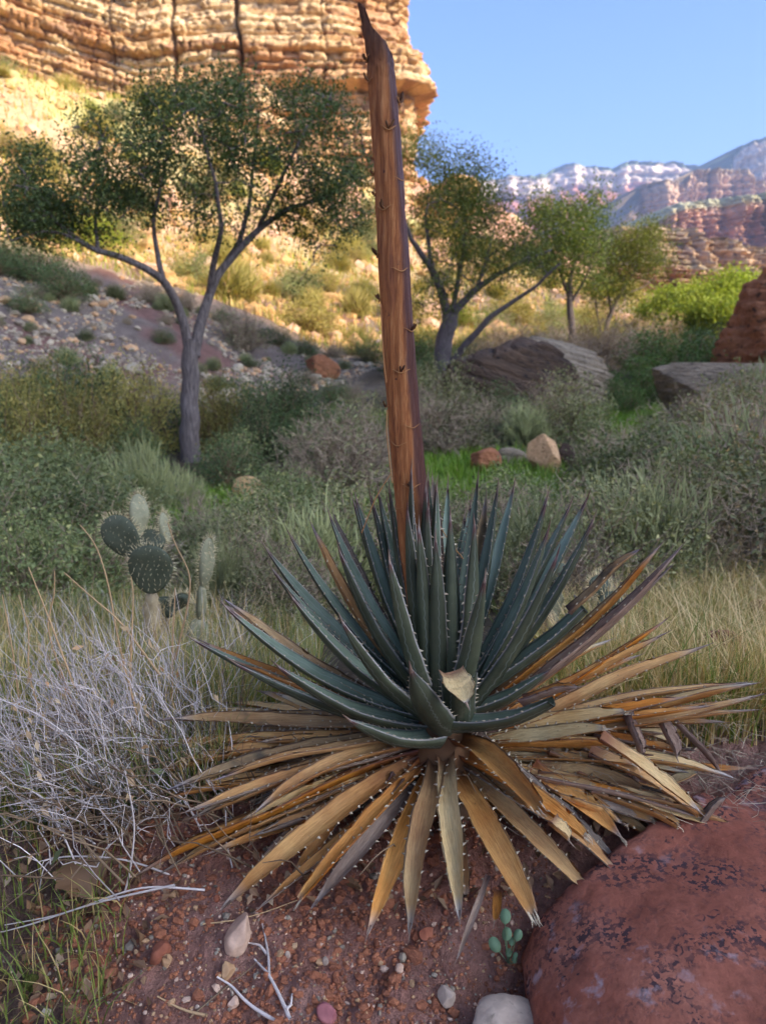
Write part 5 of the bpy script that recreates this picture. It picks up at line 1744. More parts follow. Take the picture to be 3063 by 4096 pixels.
NAMES = {'greyleaf': 'grey-olive small-leaved rounded shrub', 'broom': 'grey-green broom-like shrub', 'leafy': 'small-leaved green shrub', 'dark': 'dark green rounded shrub', 'vivid': 'deep bright green leafy shrub', 'plume': 'tall yellowish-green feathery shrub',
         'plumedark': 'tall dark green feathery shrub', 'twiggy': 'bare-twigged grey shrub', 'twigtan': 'tan dry twiggy shrub', 'suntuft': 'sunlit golden grass tuft', 'sunleaf': 'sunlit yellowish shrub',
         'limeleaf': 'sunlit lime-green shrub', 'greytuft': 'small grey-green tussock'}

SH = {
    'growing in the brush between prickly pear and agave': [
        (60, 6.0, .85, 'leafy'), (170, 6.5, .8, 'leafy'), (20, 4.6, .75, 'leafy'), (125, 5.0, .72, 'leafy'), (235, 5.4, .75, 'leafy'), (300, 4.4, .50, 'twiggy'), (-30, 5.4, .9, 'leafy'), (60, 4.0, .55, 'leafy'), (180, 4.2, .6, 'leafy'),
        (470, 5.0, .55, 'broom'), (530, 4.3, .55, 'greyleaf'), (600, 4.8, .60, 'greyleaf'), (560, 6.0, .72, 'leafy'), (650, 5.8, .72, 'leafy'), (690, 4.2, .60, 'broom'), (750, 5.0, .72, 'greyleaf'), (480, 3.8, .42, 'broom'), (600, 3.5, .42, 'greyleaf'),
        (420, 5.6, .55, 'twiggy'), (820, 4.4, .62, 'greyleaf'), (560, 4.0, .45, 'twiggy'), (700, 6.8, .6, 'leafy'), (650, 3.7, .45, 'twiggy'), (380, 4.9, .45, 'leafy'), (900, 5.4, .7, 'broom')],
    'growing in the brush behind the right-hand agave leaves': [
        (1010, 6.0, .62, 'leafy'), (1075, 5.0, .66, 'twiggy'), (1150, 6.2, .72, 'leafy'), (1225, 5.2, .66, 'twiggy'), (1310, 4.5, .74, 'greyleaf'), (1390, 4.7, .80, 'broom'), (1470, 5.3, .84, 'greyleaf'), (1555, 4.8, .72, 'twigtan'),
        (1630, 5.4, .92, 'greyleaf'), (1600, 7.2, 1.15, 'broom'), (1050, 4.2, .55, 'greyleaf'), (1150, 4.4, .58, 'broom'), (1240, 4.0, .50, 'twiggy'), (1520, 6.6, .95, 'leafy'), (1660, 6.5, 1.1, 'twigtan'), (960, 5.0, .6, 'greyleaf'), (1100, 7.2, .62, 'leafy'),
        (1260, 6.6, .62, 'leafy'), (1440, 6.4, .8, 'twiggy'), (1380, 7.6, .9, 'leafy'), (1700, 5.0, 1.0, 'greyleaf')],
    'in the thicket at the foot of the left tree': [
        (395, 7.8, .45, 'broom'), (250, 8.6, .75, 'leafy'), (60, 9.0, 1.35, 'plume'), (180, 9.6, 1.45, 'plume'), (290, 12, 1.65, 'plume'), (120, 11.5, 1.55, 'plumedark'), (15, 11, 1.5, 'plume'), (480, 11.8, 1.35, 'plume'),
        (560, 12, 1.25, 'plumedark'), (635, 12.6, 1.35, 'plumedark'), (520, 10, .7, 'leafy'), (745, 9.4, 1.15, 'twiggy'), (690, 9.0, .85, 'twiggy'), (610, 8.2, .5, 'leafy'), (800, 12, .85, 'greyleaf'), (210, 12.5, 1.7, 'plumedark'),
        (300, 10.0, .9, 'plumedark'), (500, 9.2, .75, 'dark'), (-30, 9.0, 1.4, 'plumedark'), (560, 10.6, 1.0, 'plumedark'), (140, 8.0, .9, 'leafy'), (30, 7.6, .85, 'leafy'), (310, 7.4, .7, 'broom'), (700, 12.5, .9, 'dark'), (830, 10.4, .65, 'twiggy'), (660, 10.4, .8, 'plumedark'),
        (90, 13, 1.5, 'plume'), (400, 13.0, 1.0, 'dark')],
    'on the valley floor around the boulders': [
        (930, 11.6, 1.05, 'twiggy'), (985, 12, 1.1, 'greyleaf'), (950, 14.5, 1.3, 'greyleaf'), (1050, 13.2, .85, 'twiggy'), (1130, 12.6, .7, 'broom'), (1225, 13.4, 1.15, 'greyleaf'), (1180, 16, 1.0, 'twigtan'), (1345, 9.0, .90, 'twiggy'),
        (1290, 8.6, .6, 'leafy'), (1440, 9.8, .75, 'leafy'), (1420, 8.2, .85, 'broom'), (1525, 10, 1.25, 'greyleaf'), (1600, 11, 1.4, 'greyleaf'), (1480, 12, 1.05, 'twiggy'), (1640, 9.0, 1.35, 'twigtan'), (1000, 16.5, 1.2, 'twiggy'),
        (905, 13, .9, 'twiggy'), (1080, 15.6, .9, 'dark'), (1560, 13.5, 1.0, 'twiggy'), (1640, 13.5, 1.2, 'broom'), (1280, 10.8, .8, 'leafy'), 
        (1690, 11.5, 1.4, 'twiggy'), (930, 17.5, 1.3, 'leafy'), (880, 19, 1.2, 'twiggy'), (860, 12, .7, 'dark')],
    'spreading at the foot of the right-hand slope': [
        (1450, 22, 1.5, 'vivid'), (1380, 20, 1.15, 'vivid'), (1500, 24, 1.7, 'vivid'), (1330, 19, .85, 'vivid'), (1420, 25, 1.8, 'vivid'), (1300, 20.5, .8, 'vivid'), (1360, 17.6, .7, 'vivid'), (1470, 19, .95, 'vivid'), (1545, 26, 1.6, 'dark'),
        (1520, 29, 1.7, 'dark'), (1570, 24, 1.1, 'twiggy'), (1600, 30, 1.3, 'dark'), (1560, 32, 1.2, 'twiggy')],
    'in the brush belt behind the boulders': [
        (1060, 26, 1.5, 'twigtan'), (1120, 28, 1.7, 'twigtan'), (1180, 28, 1.6, 'twiggy'), (1240, 27, 1.5, 'twigtan'), (1290, 29, 1.9, 'twigtan'), (1340, 30, 1.8, 'twiggy'), (1010, 25, 1.2, 'dark'), (1090, 32, 1.8, 'twiggy'), (900, 25, 1.4, 'vivid'),
        (1380, 32, 1.9, 'twigtan'), (870, 27, 1.7, 'dark'), (1150, 24, 1.0, 'dark'), (1420, 34, 1.9, 'twigtan'), (1270, 33, 2.0, 'plume'), (930, 30, 1.5, 'dark'), (1220, 31, 1.8, 'twigtan')],
    'on the shaded ridge edge': [
        (20, 25, 1.25, 'dark'), (90, 24, 1.35, 'dark'), (140, 23, 1.25, 'dark'), (-20, 23, 1.2, 'dark'), (60, 21, .7, 'dark'), (330, 26.5, .75, 'twiggy'), (360, 26, .7, 'greytuft'), (400, 27, .8, 'twiggy'), (600, 27.5, .8, 'dark'), (660, 28, .9, 'dark'), (720, 29, .8, 'twiggy'),
        (520, 25.5, 1.5, 'twiggy'), (560, 27, .75, 'dark'), (720, 19.5, .75, 'dark'), (760, 20, .65, 'twiggy'), (480, 27.5, .7, 'dark'), (250, 25.5, .55, 'greytuft'), (800, 29.5, .9, 'dark'), (770, 31, 1.0, 'dark'), (200, 24.5, .5, 'greytuft')],
}
LAND = {'the wide-crowned tree trunk': at_u(415, 11.2), 'the tall prickly pear': at_u(345, 2.75), 'the low prickly pear': at_u(1290, 2.55), 'the brown banded boulder': at_u(1085, 16.8),
        'the flat-topped grey boulder': at_u(1590, 15.2), 'the tan stone block': at_u(1180, 10.2), 'the small reddish stone': at_u(1046, 10.2), 'the small tan boulder': G(990, 2010), 'the agave stalk': AC + 0,
        'the leaning olive tree': at_u(950, 24.0), 'the upright green tree': at_u(1232, 32.0), 'the thin-stemmed tree': at_u(1300, 35.0), 'the rust-red outcrop': at_u(1660, 21.5), 'the rusty red boulder': at_u(695, 24.5),
        'the dark grey boulder': at_u(1200, 19.5), 'the pale mauve slab': G(2880, 2330), 'the low grey stone': at_u(1105, 10.8), 'the flat grey stone': at_u(1195, 14.0)}


def where(p):
    nm, q = min(LAND.items(), key=lambda kv: math.hypot(kv[1][0] - p[0], kv[1][1] - p[1]))
    d = math.hypot(q[0] - p[0], q[1] - p[1])
    rel = 'right beside' if d < 1.0 else ('a little behind' if p[1] > q[1] + .7 * d else ('a little in front of' if p[1] < q[1] - .7 * d else 'off to the side of'))
    if d > 3.0:
        rel = rel.replace('a little', 'well').replace('off to', 'far off to')
    return rel + ' ' + nm


HM = {}
for lst in SH.values():
    for (u, Y, h, k) in lst:
        HM.setdefault(k, []).append(h)
for zone, lst in SH.items():
    for (u, Y, h, k) in lst:
        p = at_u(u, Y)
        wsc = h * rgs.uniform(1.0, 1.3) if k not in ('plume', 'plumedark') else h * rgs.uniform(.95, 1.15)
        md = float(np.median(HM[k])); nm = NAMES[k].replace('tall ', '')
        lab = ('big ' if h > md * 1.22 else 'low ' if h < md * .8 else 'middling ') + nm + ' ' + where(p)
        shrub(k, p, h * rgs.uniform(.92, 1.08), wsc, lab, NAMES[k] + 's of the valley')
for i in range(105):                          # low tussocks on the shaded slope
    u = rgs.uniform(-20, 840); Y = rgs.uniform(15.5, 28)
    p = at_u(u, Y)
    d = poly_dist(np.array([p[0]]), np.array([p[1]]), TOE)[0]
    if d < .6:
        continue
    k = rgs.choice(['greytuft', 'twiggy', 'broom', 'dark'])
    h = rgs.uniform(.22, .55)
    shrub(k, p, h, h * 1.25, NAMES[k] + ' low on the stony shaded slope', NAMES[k] + 's on the stony slope')
n = 0
while n < 150:                                # sunlit hillside
    u = rgs.uniform(-30, 1500); Y = math.exp(rgs.uniform(math.log(33), math.log(100)))
    p = at_u(u, Y)
    d = poly_dist(np.array([p[0]]), np.array([p[1]]), TOE)[0]
    if u > 1250 and Y < 42:
        continue
    n += 1
    k = rgs.choice(['suntuft', 'sunleaf', 'sunleaf', 'suntuft', 'limeleaf', 'leafy'], p=[.28, .2, .12, .1, .12, .18])
    h = rgs.uniform(.6, 1.5) * (1 + Y / 120)
    shrub(k, p, h, h * rgs.uniform(1.1, 1.6), NAMES[k] + ' on the hillside below the cliff', NAMES[k] + 's on the sunlit hillside')


# ------------------------------------------------------------------ trees
def tree(name, u, Y, limbs, env, n_t, n_l, leaf, lsize, barkm, label, seed, spread=.2, up=.5, trunkflare=1.25, group=None):
    rg = np.random.default_rng(seed)
    b = at_u(u, Y)
    e = empty(name, b, 0, label, 'tree', group)
    trunk = MB(); lm = MB()
    nodes = []
    for li, (pts, r0, r1) in enumerate(limbs):
        q = np.array([PD(a, c, Y + d) for a, c, d in pts])
        if li == 0:
            q[0] = b - np.array([0, 0, .15])
        K = len(pts) * 5
        s = np.linspace(0, 1, len(q)); ss = np.linspace(0, 1, K)
        # smooth the polyline
        Q = np.stack([np.interp(ss, s, q[:, d]) for d in range(3)], -1)
        for _ in range(3):
            Q[1:-1] = (Q[:-2] + 2 * Q[1:-1] + Q[2:]) / 4
        Q[1:-1] += .5 * (np.stack([vn(ss[1:-1] * 9, seed + li * 3.3, d * 7.7, 700) for d in range(3)], -1) - .5) * r0 * .9
        rr_ = r0 + (r1 - r0) * ss ** .8
        if li == 0:
            rr_ = rr_ * (1 + (trunkflare - 1) * np.exp(-ss * 9))
        tubes(trunk if li == 0 else lm, (Q - b)[None], rr_[None], 12 if li == 0 else 8, 0)
        if li > 0:
            nodes.append(Q[len(Q) // 4:])
    nodes = np.concatenate(nodes)
    # crown targets spread through the envelope
    ws = np.array([x[6] * x[2] * x[3] for x in env]); ws = ws / ws.sum()
    T = []
    while len(T) < n_t:
        cu, cv, ru, rv, dd, rd, _w = env[rg.choice(len(env), p=ws)]
        d = nrm(rg.normal(size=3)) * rg.uniform(0, 1) ** .33 * rg.choice([1, 1, 1.12])
        q = PD(cu + d[0] * ru, cv + d[1] * rv, Y + dd + d[2] * rd)
        f = 28.0 / Y
        if vn(q[0] * f, q[1] * f, q[2] * f, seed) > rg.uniform(.34, .52):   # leave gaps between the leaf clumps
            T.append(q)
    T = np.array(T)
    dist = np.array([np.min(((nodes - t) ** 2).sum(1)) for t in T])
    T = T[np.argsort(dist)]
    A = []; B = []
    for t in T:
        i = np.argmin(((nodes - t) ** 2).sum(1))
        A.append(nodes[i]); B.append(t)
        add = nodes[i][None] + (t - nodes[i])[None] * np.linspace(.35, 1, 4)[:, None]
        nodes = np.concatenate([nodes, add])
    A = np.array(A); B = np.array(B)
    P = curve_pts(A, B, 5, rg, .05, .05)
    L = np.linalg.norm(B - A, axis=1)
    r = np.clip(.007 + .016 * L, .006, .035)[:, None] * np.array([1, .8, .6, .4, .2]) * (Y / 14 + .3) ** .5
    tubes(lm, P - b, r, 4, 0)
    m = n_t * n_l
    k = rg.integers(0, n_t, m)
    tt = rg.choice([2, 3, 4, 4, 4], m)
    C = P[k, tt] + rg.normal(size=(m, 3)) * spread * np.array([1, 1, .8])
    fo = MB()
    leaves(fo, C - b, lsize, rg, 0, .62, up)
    trunk.obj('trunk', M[barkm], e)
    lm.obj('branches', M[barkm], e)
    fo.obj('crown', M[leaf], e, False)
    return e


tree('spreading_tree', 415, 11.2,
     [([(415, 1010, 0), (411, 930, 0), (409, 850, 0), (410, 790, 0), (420, 735, 0)], .150, .115),
      ([(412, 770, 0), (398, 700, -.05), (380, 650, -.15), (352, 602, -.3), (300, 570, -.5), (250, 552, -.6), (205, 540, -.7), (150, 505, -.8), (110, 470, -.9), (65, 430, -1)], .080, .02),
      ([(352, 602, -.3), (338, 540, -.2), (330, 480, -.1), (345, 420, .1), (360, 340, .3)], .045, .015),
      ([(420, 770, 0), (432, 700, .1), (450, 640, .2), (470, 590, .3), (510, 545, .4), (560, 490, .6), (620, 450, .8), (690, 430, 1.0), (755, 395, 1.1)], .095, .02),
      ([(452, 635, .2), (462, 560, 0), (480, 500, -.3), (470, 420, -.5), (450, 330, -.6), (430, 250, -.5)], .055, .015),
      ([(478, 585, .3), (520, 520, .8), (540, 430, 1.2), (550, 330, 1.4), (560, 240, 1.3)], .05, .015),
      ([(212, 542, -.7), (206, 480, -.3), (215, 420, 0), (230, 340, .3)], .028, .012),
      ([(205, 540, -.7), (130, 500, -1.0), (80, 500, -1.2), (25, 520, -1.3)], .026, .01),
      ([(560, 490, .6), (600, 400, .3), (640, 320, .1), (670, 260, .1)], .04, .012)],
     [(130, 390, 120, 95, -.3, 1.1, 1), (55, 430, 70, 95, -.8, .8, .9), (270, 320, 130, 110, 0, 1.3, 1), (420, 270, 140, 105, .1, 1.4, 1.1), (545, 260, 110, 105, .3, 1.3, 1.2), (670, 300, 110, 120, .3, 1.2, 1.2),
      (745, 400, 65, 110, .8, .9, 1.0), (600, 400, 150, 80, .4, 1.2, .9), (350, 420, 150, 70, 0, 1.2, .8), (210, 450, 140, 60, -.3, .9, .7), (690, 480, 110, 60, .7, .7, .55), (520, 190, 70, 50, .3, .6, .9), (90, 480, 100, 60, -.9, .6, .7), (480, 480, 160, 55, .3, 1.0, .4), (640, 560, 70, 60, .6, .6, .25), (360, 220, 80, 50, 0, .8, .7), (250, 520, 90, 40, -.4, .6, .35), (720, 210, 60, 50, .4, .7, .8)],
     720, 70, 'leaf_tree', .047, 'bark_grey', 'wide-crowned dark green tree with a shaggy grey trunk forking into two limbs before the cliff', 811, .14)
tree('leaning_tree', 950, 24.0,
     [([(950, 815, 0), (958, 770, 0), (966, 715, 0), (975, 668, 0)], .30, .24),
      ([(970, 690, 0), (952, 625, 0), (932, 582, -.2), (905, 545, -.4), (886, 512, -.5), (872, 480, -.6)], .16, .05),
      ([(935, 590, -.2), (925, 530, .2), (918, 470, .5), (925, 420, .8)], .09, .03),
      ([(978, 672, 0), (1030, 622, .3), (1080, 588, .5), (1130, 562, .6), (1190, 540, .7)], .14, .03),
      ([(960, 800, 0), (1000, 752, -.3), (1050, 692, -.6), (1110, 650, -.8), (1160, 615, -1.0), (1210, 568, -1.2)], .14, .03),
      ([(976, 675, 0), (990, 600, .6), (1005, 520, 1.0), (1000, 430, 1.2)], .10, .03),
      ([(1030, 622, .3), (1050, 560, .8), (1070, 480, 1.0)], .07, .02)],
     [(995, 390, 80, 62, .8, 2, 1), (950, 470, 75, 65, .2, 2, .7), (1065, 500, 100, 80, .6, 2.2, .9), (1000, 590, 100, 60, 0, 2, .45), (1120, 560, 80, 50, 0, 2, .5), (905, 310, 40, 55, 1.5, 1.2, .8), (930, 640, 60, 50, 0, 1.5, .3), (1040, 430, 60, 50, .6, 1.5, .7)],
     470, 62, 'leaf_tree2', .075, 'bark_dark', 'olive-green tree with two leaning dark trunks beside the banded boulder', 822, .32)
tree('upright_tree', 1232, 32.0,
     [([(1235, 760, 0), (1233, 700, 0), (1230, 650, 0), (1228, 610, 0)], .17, .12),
      ([(1229, 640, 0), (1210, 590, 0), (1190, 540, 0), (1175, 490, 0)], .09, .03),
      ([(1228, 620, 0), (1240, 560, 0), (1250, 500, .3), (1262, 440, .5)], .10, .03),
      ([(1230, 660, 0), (1265, 600, -.3), (1285, 540, -.4)], .07, .03)],
     [(1215, 480, 65, 50, 0, 1.8, 1), (1262, 450, 42, 38, .2, 1.4, 1.1), (1180, 510, 60, 55, -.2, 1.6, .9), (1272, 515, 42, 55, -.3, 1.5, 1), (1220, 560, 70, 40, 0, 1.6, .7), (1165, 450, 28, 35, .2, 1, .8), (1285, 430, 22, 22, .2, .8, 1), (1130, 540, 40, 30, 0, 1, .6), (1240, 600, 80, 30, 0, 1.2, .4)],
     340, 58, 'leaf_tree3', .095, 'bark_dark', 'upright green tree with sun-touched leaves behind the olive tree', 833, .36)
tree('thin_stemmed_tree', 1300, 35.0,
     [([(1295, 745, 0), (1310, 700, 0), (1325, 660, 0), (1335, 640, 0)], .13, .09),
      ([(1330, 650, 0), (1360, 600, 0), (1385, 560, 0), (1400, 530, 0)], .07, .025), ([(1320, 680, 0), (1310, 620, 0), (1330, 560, 0)], .07, .025), ([(1300, 730, 0), (1285, 660, 0), (1290, 600, 0)], .06, .025),
      ([(1335, 640, 0), (1390, 620, .3), (1420, 590, .4)], .05, .02)],
     [(1385, 535, 58, 40, 0, 2, 1), (1340, 570, 55, 45, 0, 1.8, .8), (1410, 580, 40, 35, 0, 1.5, .8), (1320, 630, 60, 50, 0, 1.8, .35), (1400, 505, 25, 18, 0, 1, .9)],
     240, 52, 'leaf_tree4', .10, 'bark_grey', 'thin-stemmed pale olive tree next to the lime-green sunlit trees', 844, .4)
for i, (u, Y, cu, cv, ru, rv) in enumerate([(1540, 48, 1545, 635, 75, 45), (1470, 52, 1470, 645, 60, 42), (1600, 44, 1610, 620, 50, 40), (1420, 56, 1420, 675, 55, 36), (1575, 40, 1580, 672, 60, 34), (1510, 42, 1500, 685, 60, 30)]):
    tree('sunlit_tree', u, Y, [([(u, 740, 0), (u + 3, 700, 0), (cu, cv + rv * .6, 0)], .16, .1), ([(cu, cv + rv * .6, 0), (cu - ru * .3, cv, 0), (cu - ru * .5, cv - rv * .4, 0)], .08, .03),
                                ([(cu, cv + rv * .6, 0), (cu + ru * .3, cv, 0), (cu + ru * .5, cv - rv * .4, 0)], .08, .03)],
         [(cu, cv, ru, rv * .8, 0, 2, 1), (cu - ru * .4, cv + rv * .3, ru * .6, rv * .6, 0, 1.8, 1), (cu + ru * .4, cv + rv * .2, ru * .55, rv * .7, 0, 1.8, 1)],
         110, 50, 'leaf_lime', .2, 'bark_grey', 'lime-green sunlit cottonwood in the cluster below the red knoll', 860 + i, .45, group='sunlit lime-green trees below the red knoll')


# ------------------------------------------------------------------ grass
def grass(name, pts, h, w, mats, seed, label, lean=.35, K=4):
    rg = np.random.default_rng(seed)
    N = len(pts)
    h = np.broadcast_to(h, (N,)) * rg.uniform(.5, 1.25, N)
    a = rg.uniform(0, 2 * math.pi, N)
    d = np.stack([np.cos(a), np.sin(a), np.zeros(N)], -1)
    bend = np.minimum(rg.gamma(2, lean / 2, N), lean * 1.7)
    t = np.linspace(0, 1, K)
    P = pts[:, None, :] + (h[:, None] * t)[..., None] * np.array([0, 0, 1.0]) * (1 - .3 * (bend[:, None] * t)[..., None]) + (h[:, None] * bend[:, None] * t ** 1.8)[..., None] * d[:, None, :]
    W = np.broadcast_to(w, (N,))[:, None] * (1 - t ** 1.7)[None] * rg.uniform(.6, 1.3, (N, 1)) + .0002
    sd = np.stack([-np.sin(a + rg.uniform(-1.2, 1.2, N)), np.cos(a), np.zeros(N)], -1)[:, None, :].repeat(K, 1)
    mi = rg.choice(len(mats), N, p=np.array([m[1] for m in mats]) / sum(m[1] for m in mats))
    mb = MB()
    for k in range(len(mats)):
        s = mi == k
        if s.any():
            blades(mb, P[s], W[s], k, sd[s])
    return stuff(mb.obj(name, [M[m[0]] for m in mats], None, False), label, 'grass')


rgg = np.random.default_rng(900)
p = fan(40000, -500, 700, 1.45, 4.2, rgg)
dens = fbm(p[:, 0] * 2.2, p[:, 1] * 2.2, 0, 901, 3)
keep = (p[:, 1] > 1.42 + .1 * dens) & (p[:, 0] < -0.36 + 0.10 * (p[:, 1] - 1.5) + .1 * (dens - .5) + np.where(p[:, 1] > 1.95, .55, 0)) & (dens > .36)
grass('grass', p[keep], .19, .0015, [('grass', 3.2), ('grass_dry', 2.4), ('twig_pale', .6), ('sh_grey', 2.2)], 902, 'thin green and straw grass around the dry twiggy shrub')
p = fan(44000, 1130, 2500, 1.75, 5.2, rgg)
dens = fbm(p[:, 0] * 2.0, p[:, 1] * 2.0, 0, 903, 3)
keep = (p[:, 0] > .40) & (dens > .34)
grass('grass', p[keep], .21, .0019, [('grass', 2.4), ('grass_dry', 4.6)], 904, 'straw and green grass on the bank beyond the dead agave leaves', .45)
p = fan(4600, 1180, 2500, 1.8, 4.8, rgg)
grass('straw', p[p[:, 0] > .45], .34, .0017, [('straw', 5), ('grass', .6)], 914, 'long pale straw stalks standing in the grass of the bank', .75, 6)
p = fan(1500, -80, 560, 1.6, 3.4, rgg)
grass('straw', p[p[:, 0] < -.30], .30, .0014, [('straw', 5), ('twig_pale', 2)], 915, 'thin pale stalks rising around the dry twiggy shrub', .5, 6)
p = fan(60000, 300, 1500, 6.2, 24, rgg)
m = meadow(p[:, 0], p[:, 1])
p = p[m > rgg.uniform(.12, .8, len(p))]
grass('meadow_grass', p, .16 + .004 * p[:, 1], .0042 + .0005 * p[:, 1], [('grass_vivid', 5), ('grass', 1)], 905, 'bright green short grass in the clearings of the valley floor', .4, 3)
p = fan(8000, -100, 1760, 3.6, 22, rgg)
p = p[(poly_dist(p[:, 0], p[:, 1], TOE) < .8)]
grass('undergrowth', p, .11 + .004 * p[:, 1], .003 + .0006 * p[:, 1], [('grass', 2), ('grass_dry', 1.2), ('sh_grey', 2.5), ('sh_leafy', 2)], 906, 'mixed grass and herbs between the shrubs of the valley floor', .5, 3)
p = fan(420, -40, 330, 1.05, 1.45, rgg, False)
grass('grass', p[(p[:, 0] < -.50)], .10, .0014, [('grass', 4), ('grass_dry', 1)], 907, 'short green grass blades at the dark foot of the dry shrub', .6)
p = fan(26000, -60, 1500, 31, 100, rgg)
grass('hill_grass', p, .30 + .006 * p[:, 1], .010 + .0006 * p[:, 1], [('sh_sun', 4), ('grass_dry', 2), ('leaf_lime', 1)], 908, 'dry golden grass covering the sunlit hillside', .5, 3)


# ------------------------------------------------------------------ dry twiggy shrub at the left
def dry_shrub():
    rg = np.random.default_rng(950)
    b = G(690, 3420)
    o = np.array([b[0], b[1] + .06, b[2]])
    e = empty('dry_shrub', o, 0, 'bleached leafless twiggy shrub leaning left over the grass beside the agave', 'shrub')
    n = 330
    base = np.stack([rg.normal(-.10, .11, n), rg.normal(.10, .10, n), np.zeros(n)], -1)
    az = rg.normal(2.75, .75, n)               # mostly to the left
    el = rg.uniform(.35, 1.35, n)
    L = rg.uniform(.16, .46, n)
    tip = base + np.stack([np.cos(az) * np.cos(el), np.sin(az) * np.cos(el) * .8, np.sin(el)], -1) * L[:, None]
    P = curve_pts(base, tip, 8, rg, .10, .035)
    mb = MB()
    tubes(mb, P, np.broadcast_to(np.linspace(.0016, .0006, 8), (n, 8)) * rg.uniform(.5, 1.25, (n, 1)), 4)
    # side twigs
    q = 900
    k = rg.integers(0, n, q); j = rg.integers(2, 7, q)
    a = P[k, j]
    dr = nrm(P[k, 7] - P[k, 2] + rg.normal(size=(q, 3)) * .22) * rg.uniform(.05, .2, (q, 1))
    Q = curve_pts(a, a + dr, 5, rg, .06, .06)
    tubes(mb, Q, np.broadcast_to(np.linspace(.0010, .0004, 5), (q, 5)) * rg.uniform(.6, 1.2, (q, 1)), 4)
    mb.obj('twigs', M['twig_pale'], e)
    mb = MB()
    n2 = 240
    b2 = np.stack([rg.normal(-.05, .14, n2), rg.normal(.08, .10, n2), np.zeros(n2)], -1)
    t2 = b2 + np.stack([rg.normal(-.12, .14, n2), rg.normal(0, .12, n2), rg.uniform(.06, .26, n2)], -1)
    tubes(mb, curve_pts(b2, t2, 5, rg, .1, .06), np.broadcast_to(np.linspace(.0028, .001, 5), (n2, 5)) * rg.uniform(.5, 1.3, (n2, 1)), 4)
    mb.obj('lower_stems', M['twig_brown'], e)
    # dry leaves hanging on the twigs
    m = 260
    c = P[rg.integers(0, n, m), rg.integers(3, 8, m)] + rg.normal(size=(m, 3)) * .008
    mb = MB(); leaves(mb, c, .026, rg, 0, .42, -.2, dirs=np.broadcast_to(np.array([.1, 0, -1.0]), (m, 3)))
    mb.obj('dry_leaves', M['dryleaf'], e)
    mb = MB()
    c = P[rg.integers(0, n, 26), rg.integers(3, 8, 26)] + rg.normal(size=(26, 3)) * .02
    leaves(mb, c, .040, rg, 0, .42, .2)
    mb.obj('green_leaves', M['sh_leafy'], e)
    # long wiry shoots that rise out of it
    SHOOT = [([(560, 2900), (470, 2560), (440, 2350), (390, 2180), (320, 2098)], 1.62), ([(700, 2640), (760, 2400), (765, 2290), (700, 2180), (672, 2090)], 1.75), ([(300, 2750), (200, 2480), (160, 2380), (115, 2268)], 1.6),
             ([(330, 2900), (180, 2520), (220, 2380), (220, 2282)], 1.68), ([(640, 2700), (480, 2480), (380, 2400), (258, 2290)], 1.6), ([(520, 2760), (530, 2500), (535, 2370), (525, 2305)], 1.7), ([(690, 2800), (690, 2560), (700, 2420), (700, 2350)], 1.72),
             ([(600, 3300), (350, 3000), (150, 2850), (5, 2800)], 1.5), ([(620, 3350), (300, 3180), (120, 3200), (0, 3230)], 1.46), ([(760, 3530), (500, 3430), (180, 3420), (155, 3590)], 1.38), ([(700, 3540), (380, 3610), (120, 3700), (0, 3730)], 1.3),
             ([(480, 3640), (520, 3500), (545, 3300), (500, 3080)], 1.36), ([(820, 3560), (560, 3540), (250, 3660), (20, 3700)], 1.32), ([(90, 2900), (60, 2650), (30, 2480), (10, 2380)], 1.7), ([(200, 2950), (110, 2700), (120, 2520), (75, 2380)], 1.66)]
    for pts, Y in SHOOT:
        q = np.array([PX(a, c_, Y) for a, c_ in pts]) - o
        s = np.linspace(0, 1, len(q)); ss = np.linspace(0, 1, 26)
        Q = np.stack([np.interp(ss, s, q[:, d]) for d in range(3)], -1)
        for _ in range(9):
            Q[1:-1] = (Q[:-2] + 2 * Q[1:-1] + Q[2:]) / 4
        mb = MB(); tubes(mb, Q[None], (np.linspace(.0026, .0011, 26))[None], 6)
        mb.obj('shoot', M['twig_tan'] if pts[-1][1] < 2400 else M['twig_pale'], e)


dry_shrub()


# ------------------------------------------------------------------ small things on the soil
def twig(name, paths, rad, mat, label, lift=.006):
    e = None
    mbs = []
    for pts in paths:
        q = np.array([G(a, c_) for a, c_ in pts]); q[:, 2] += lift
        s = np.linspace(0, 1, len(q)); ss = np.linspace(0, 1, 16)
        Q = np.stack([np.interp(ss, s, q[:, d]) for d in range(3)], -1)
        for _ in range(2):
            Q[1:-1] = (Q[:-2] + 2 * Q[1:-1] + Q[2:]) / 4
        Q[:, 2] = np.maximum(Q[:, 2], height(Q[:, 0], Q[:, 1]) + rad * .6)
        mbs.append(Q)
    o0 = mbs[0][0].copy()
    mb = MB()
    for i, Q in enumerate(mbs):
        tubes(mb, (Q - o0)[None], np.linspace(rad, rad * .45, 16)[None] * (1 if i == 0 else .75), 7, 0, True)
    ob = mb.obj(name, M[mat])
    ob.location = tuple(o0)
    return tag(ob, label, 'twig')


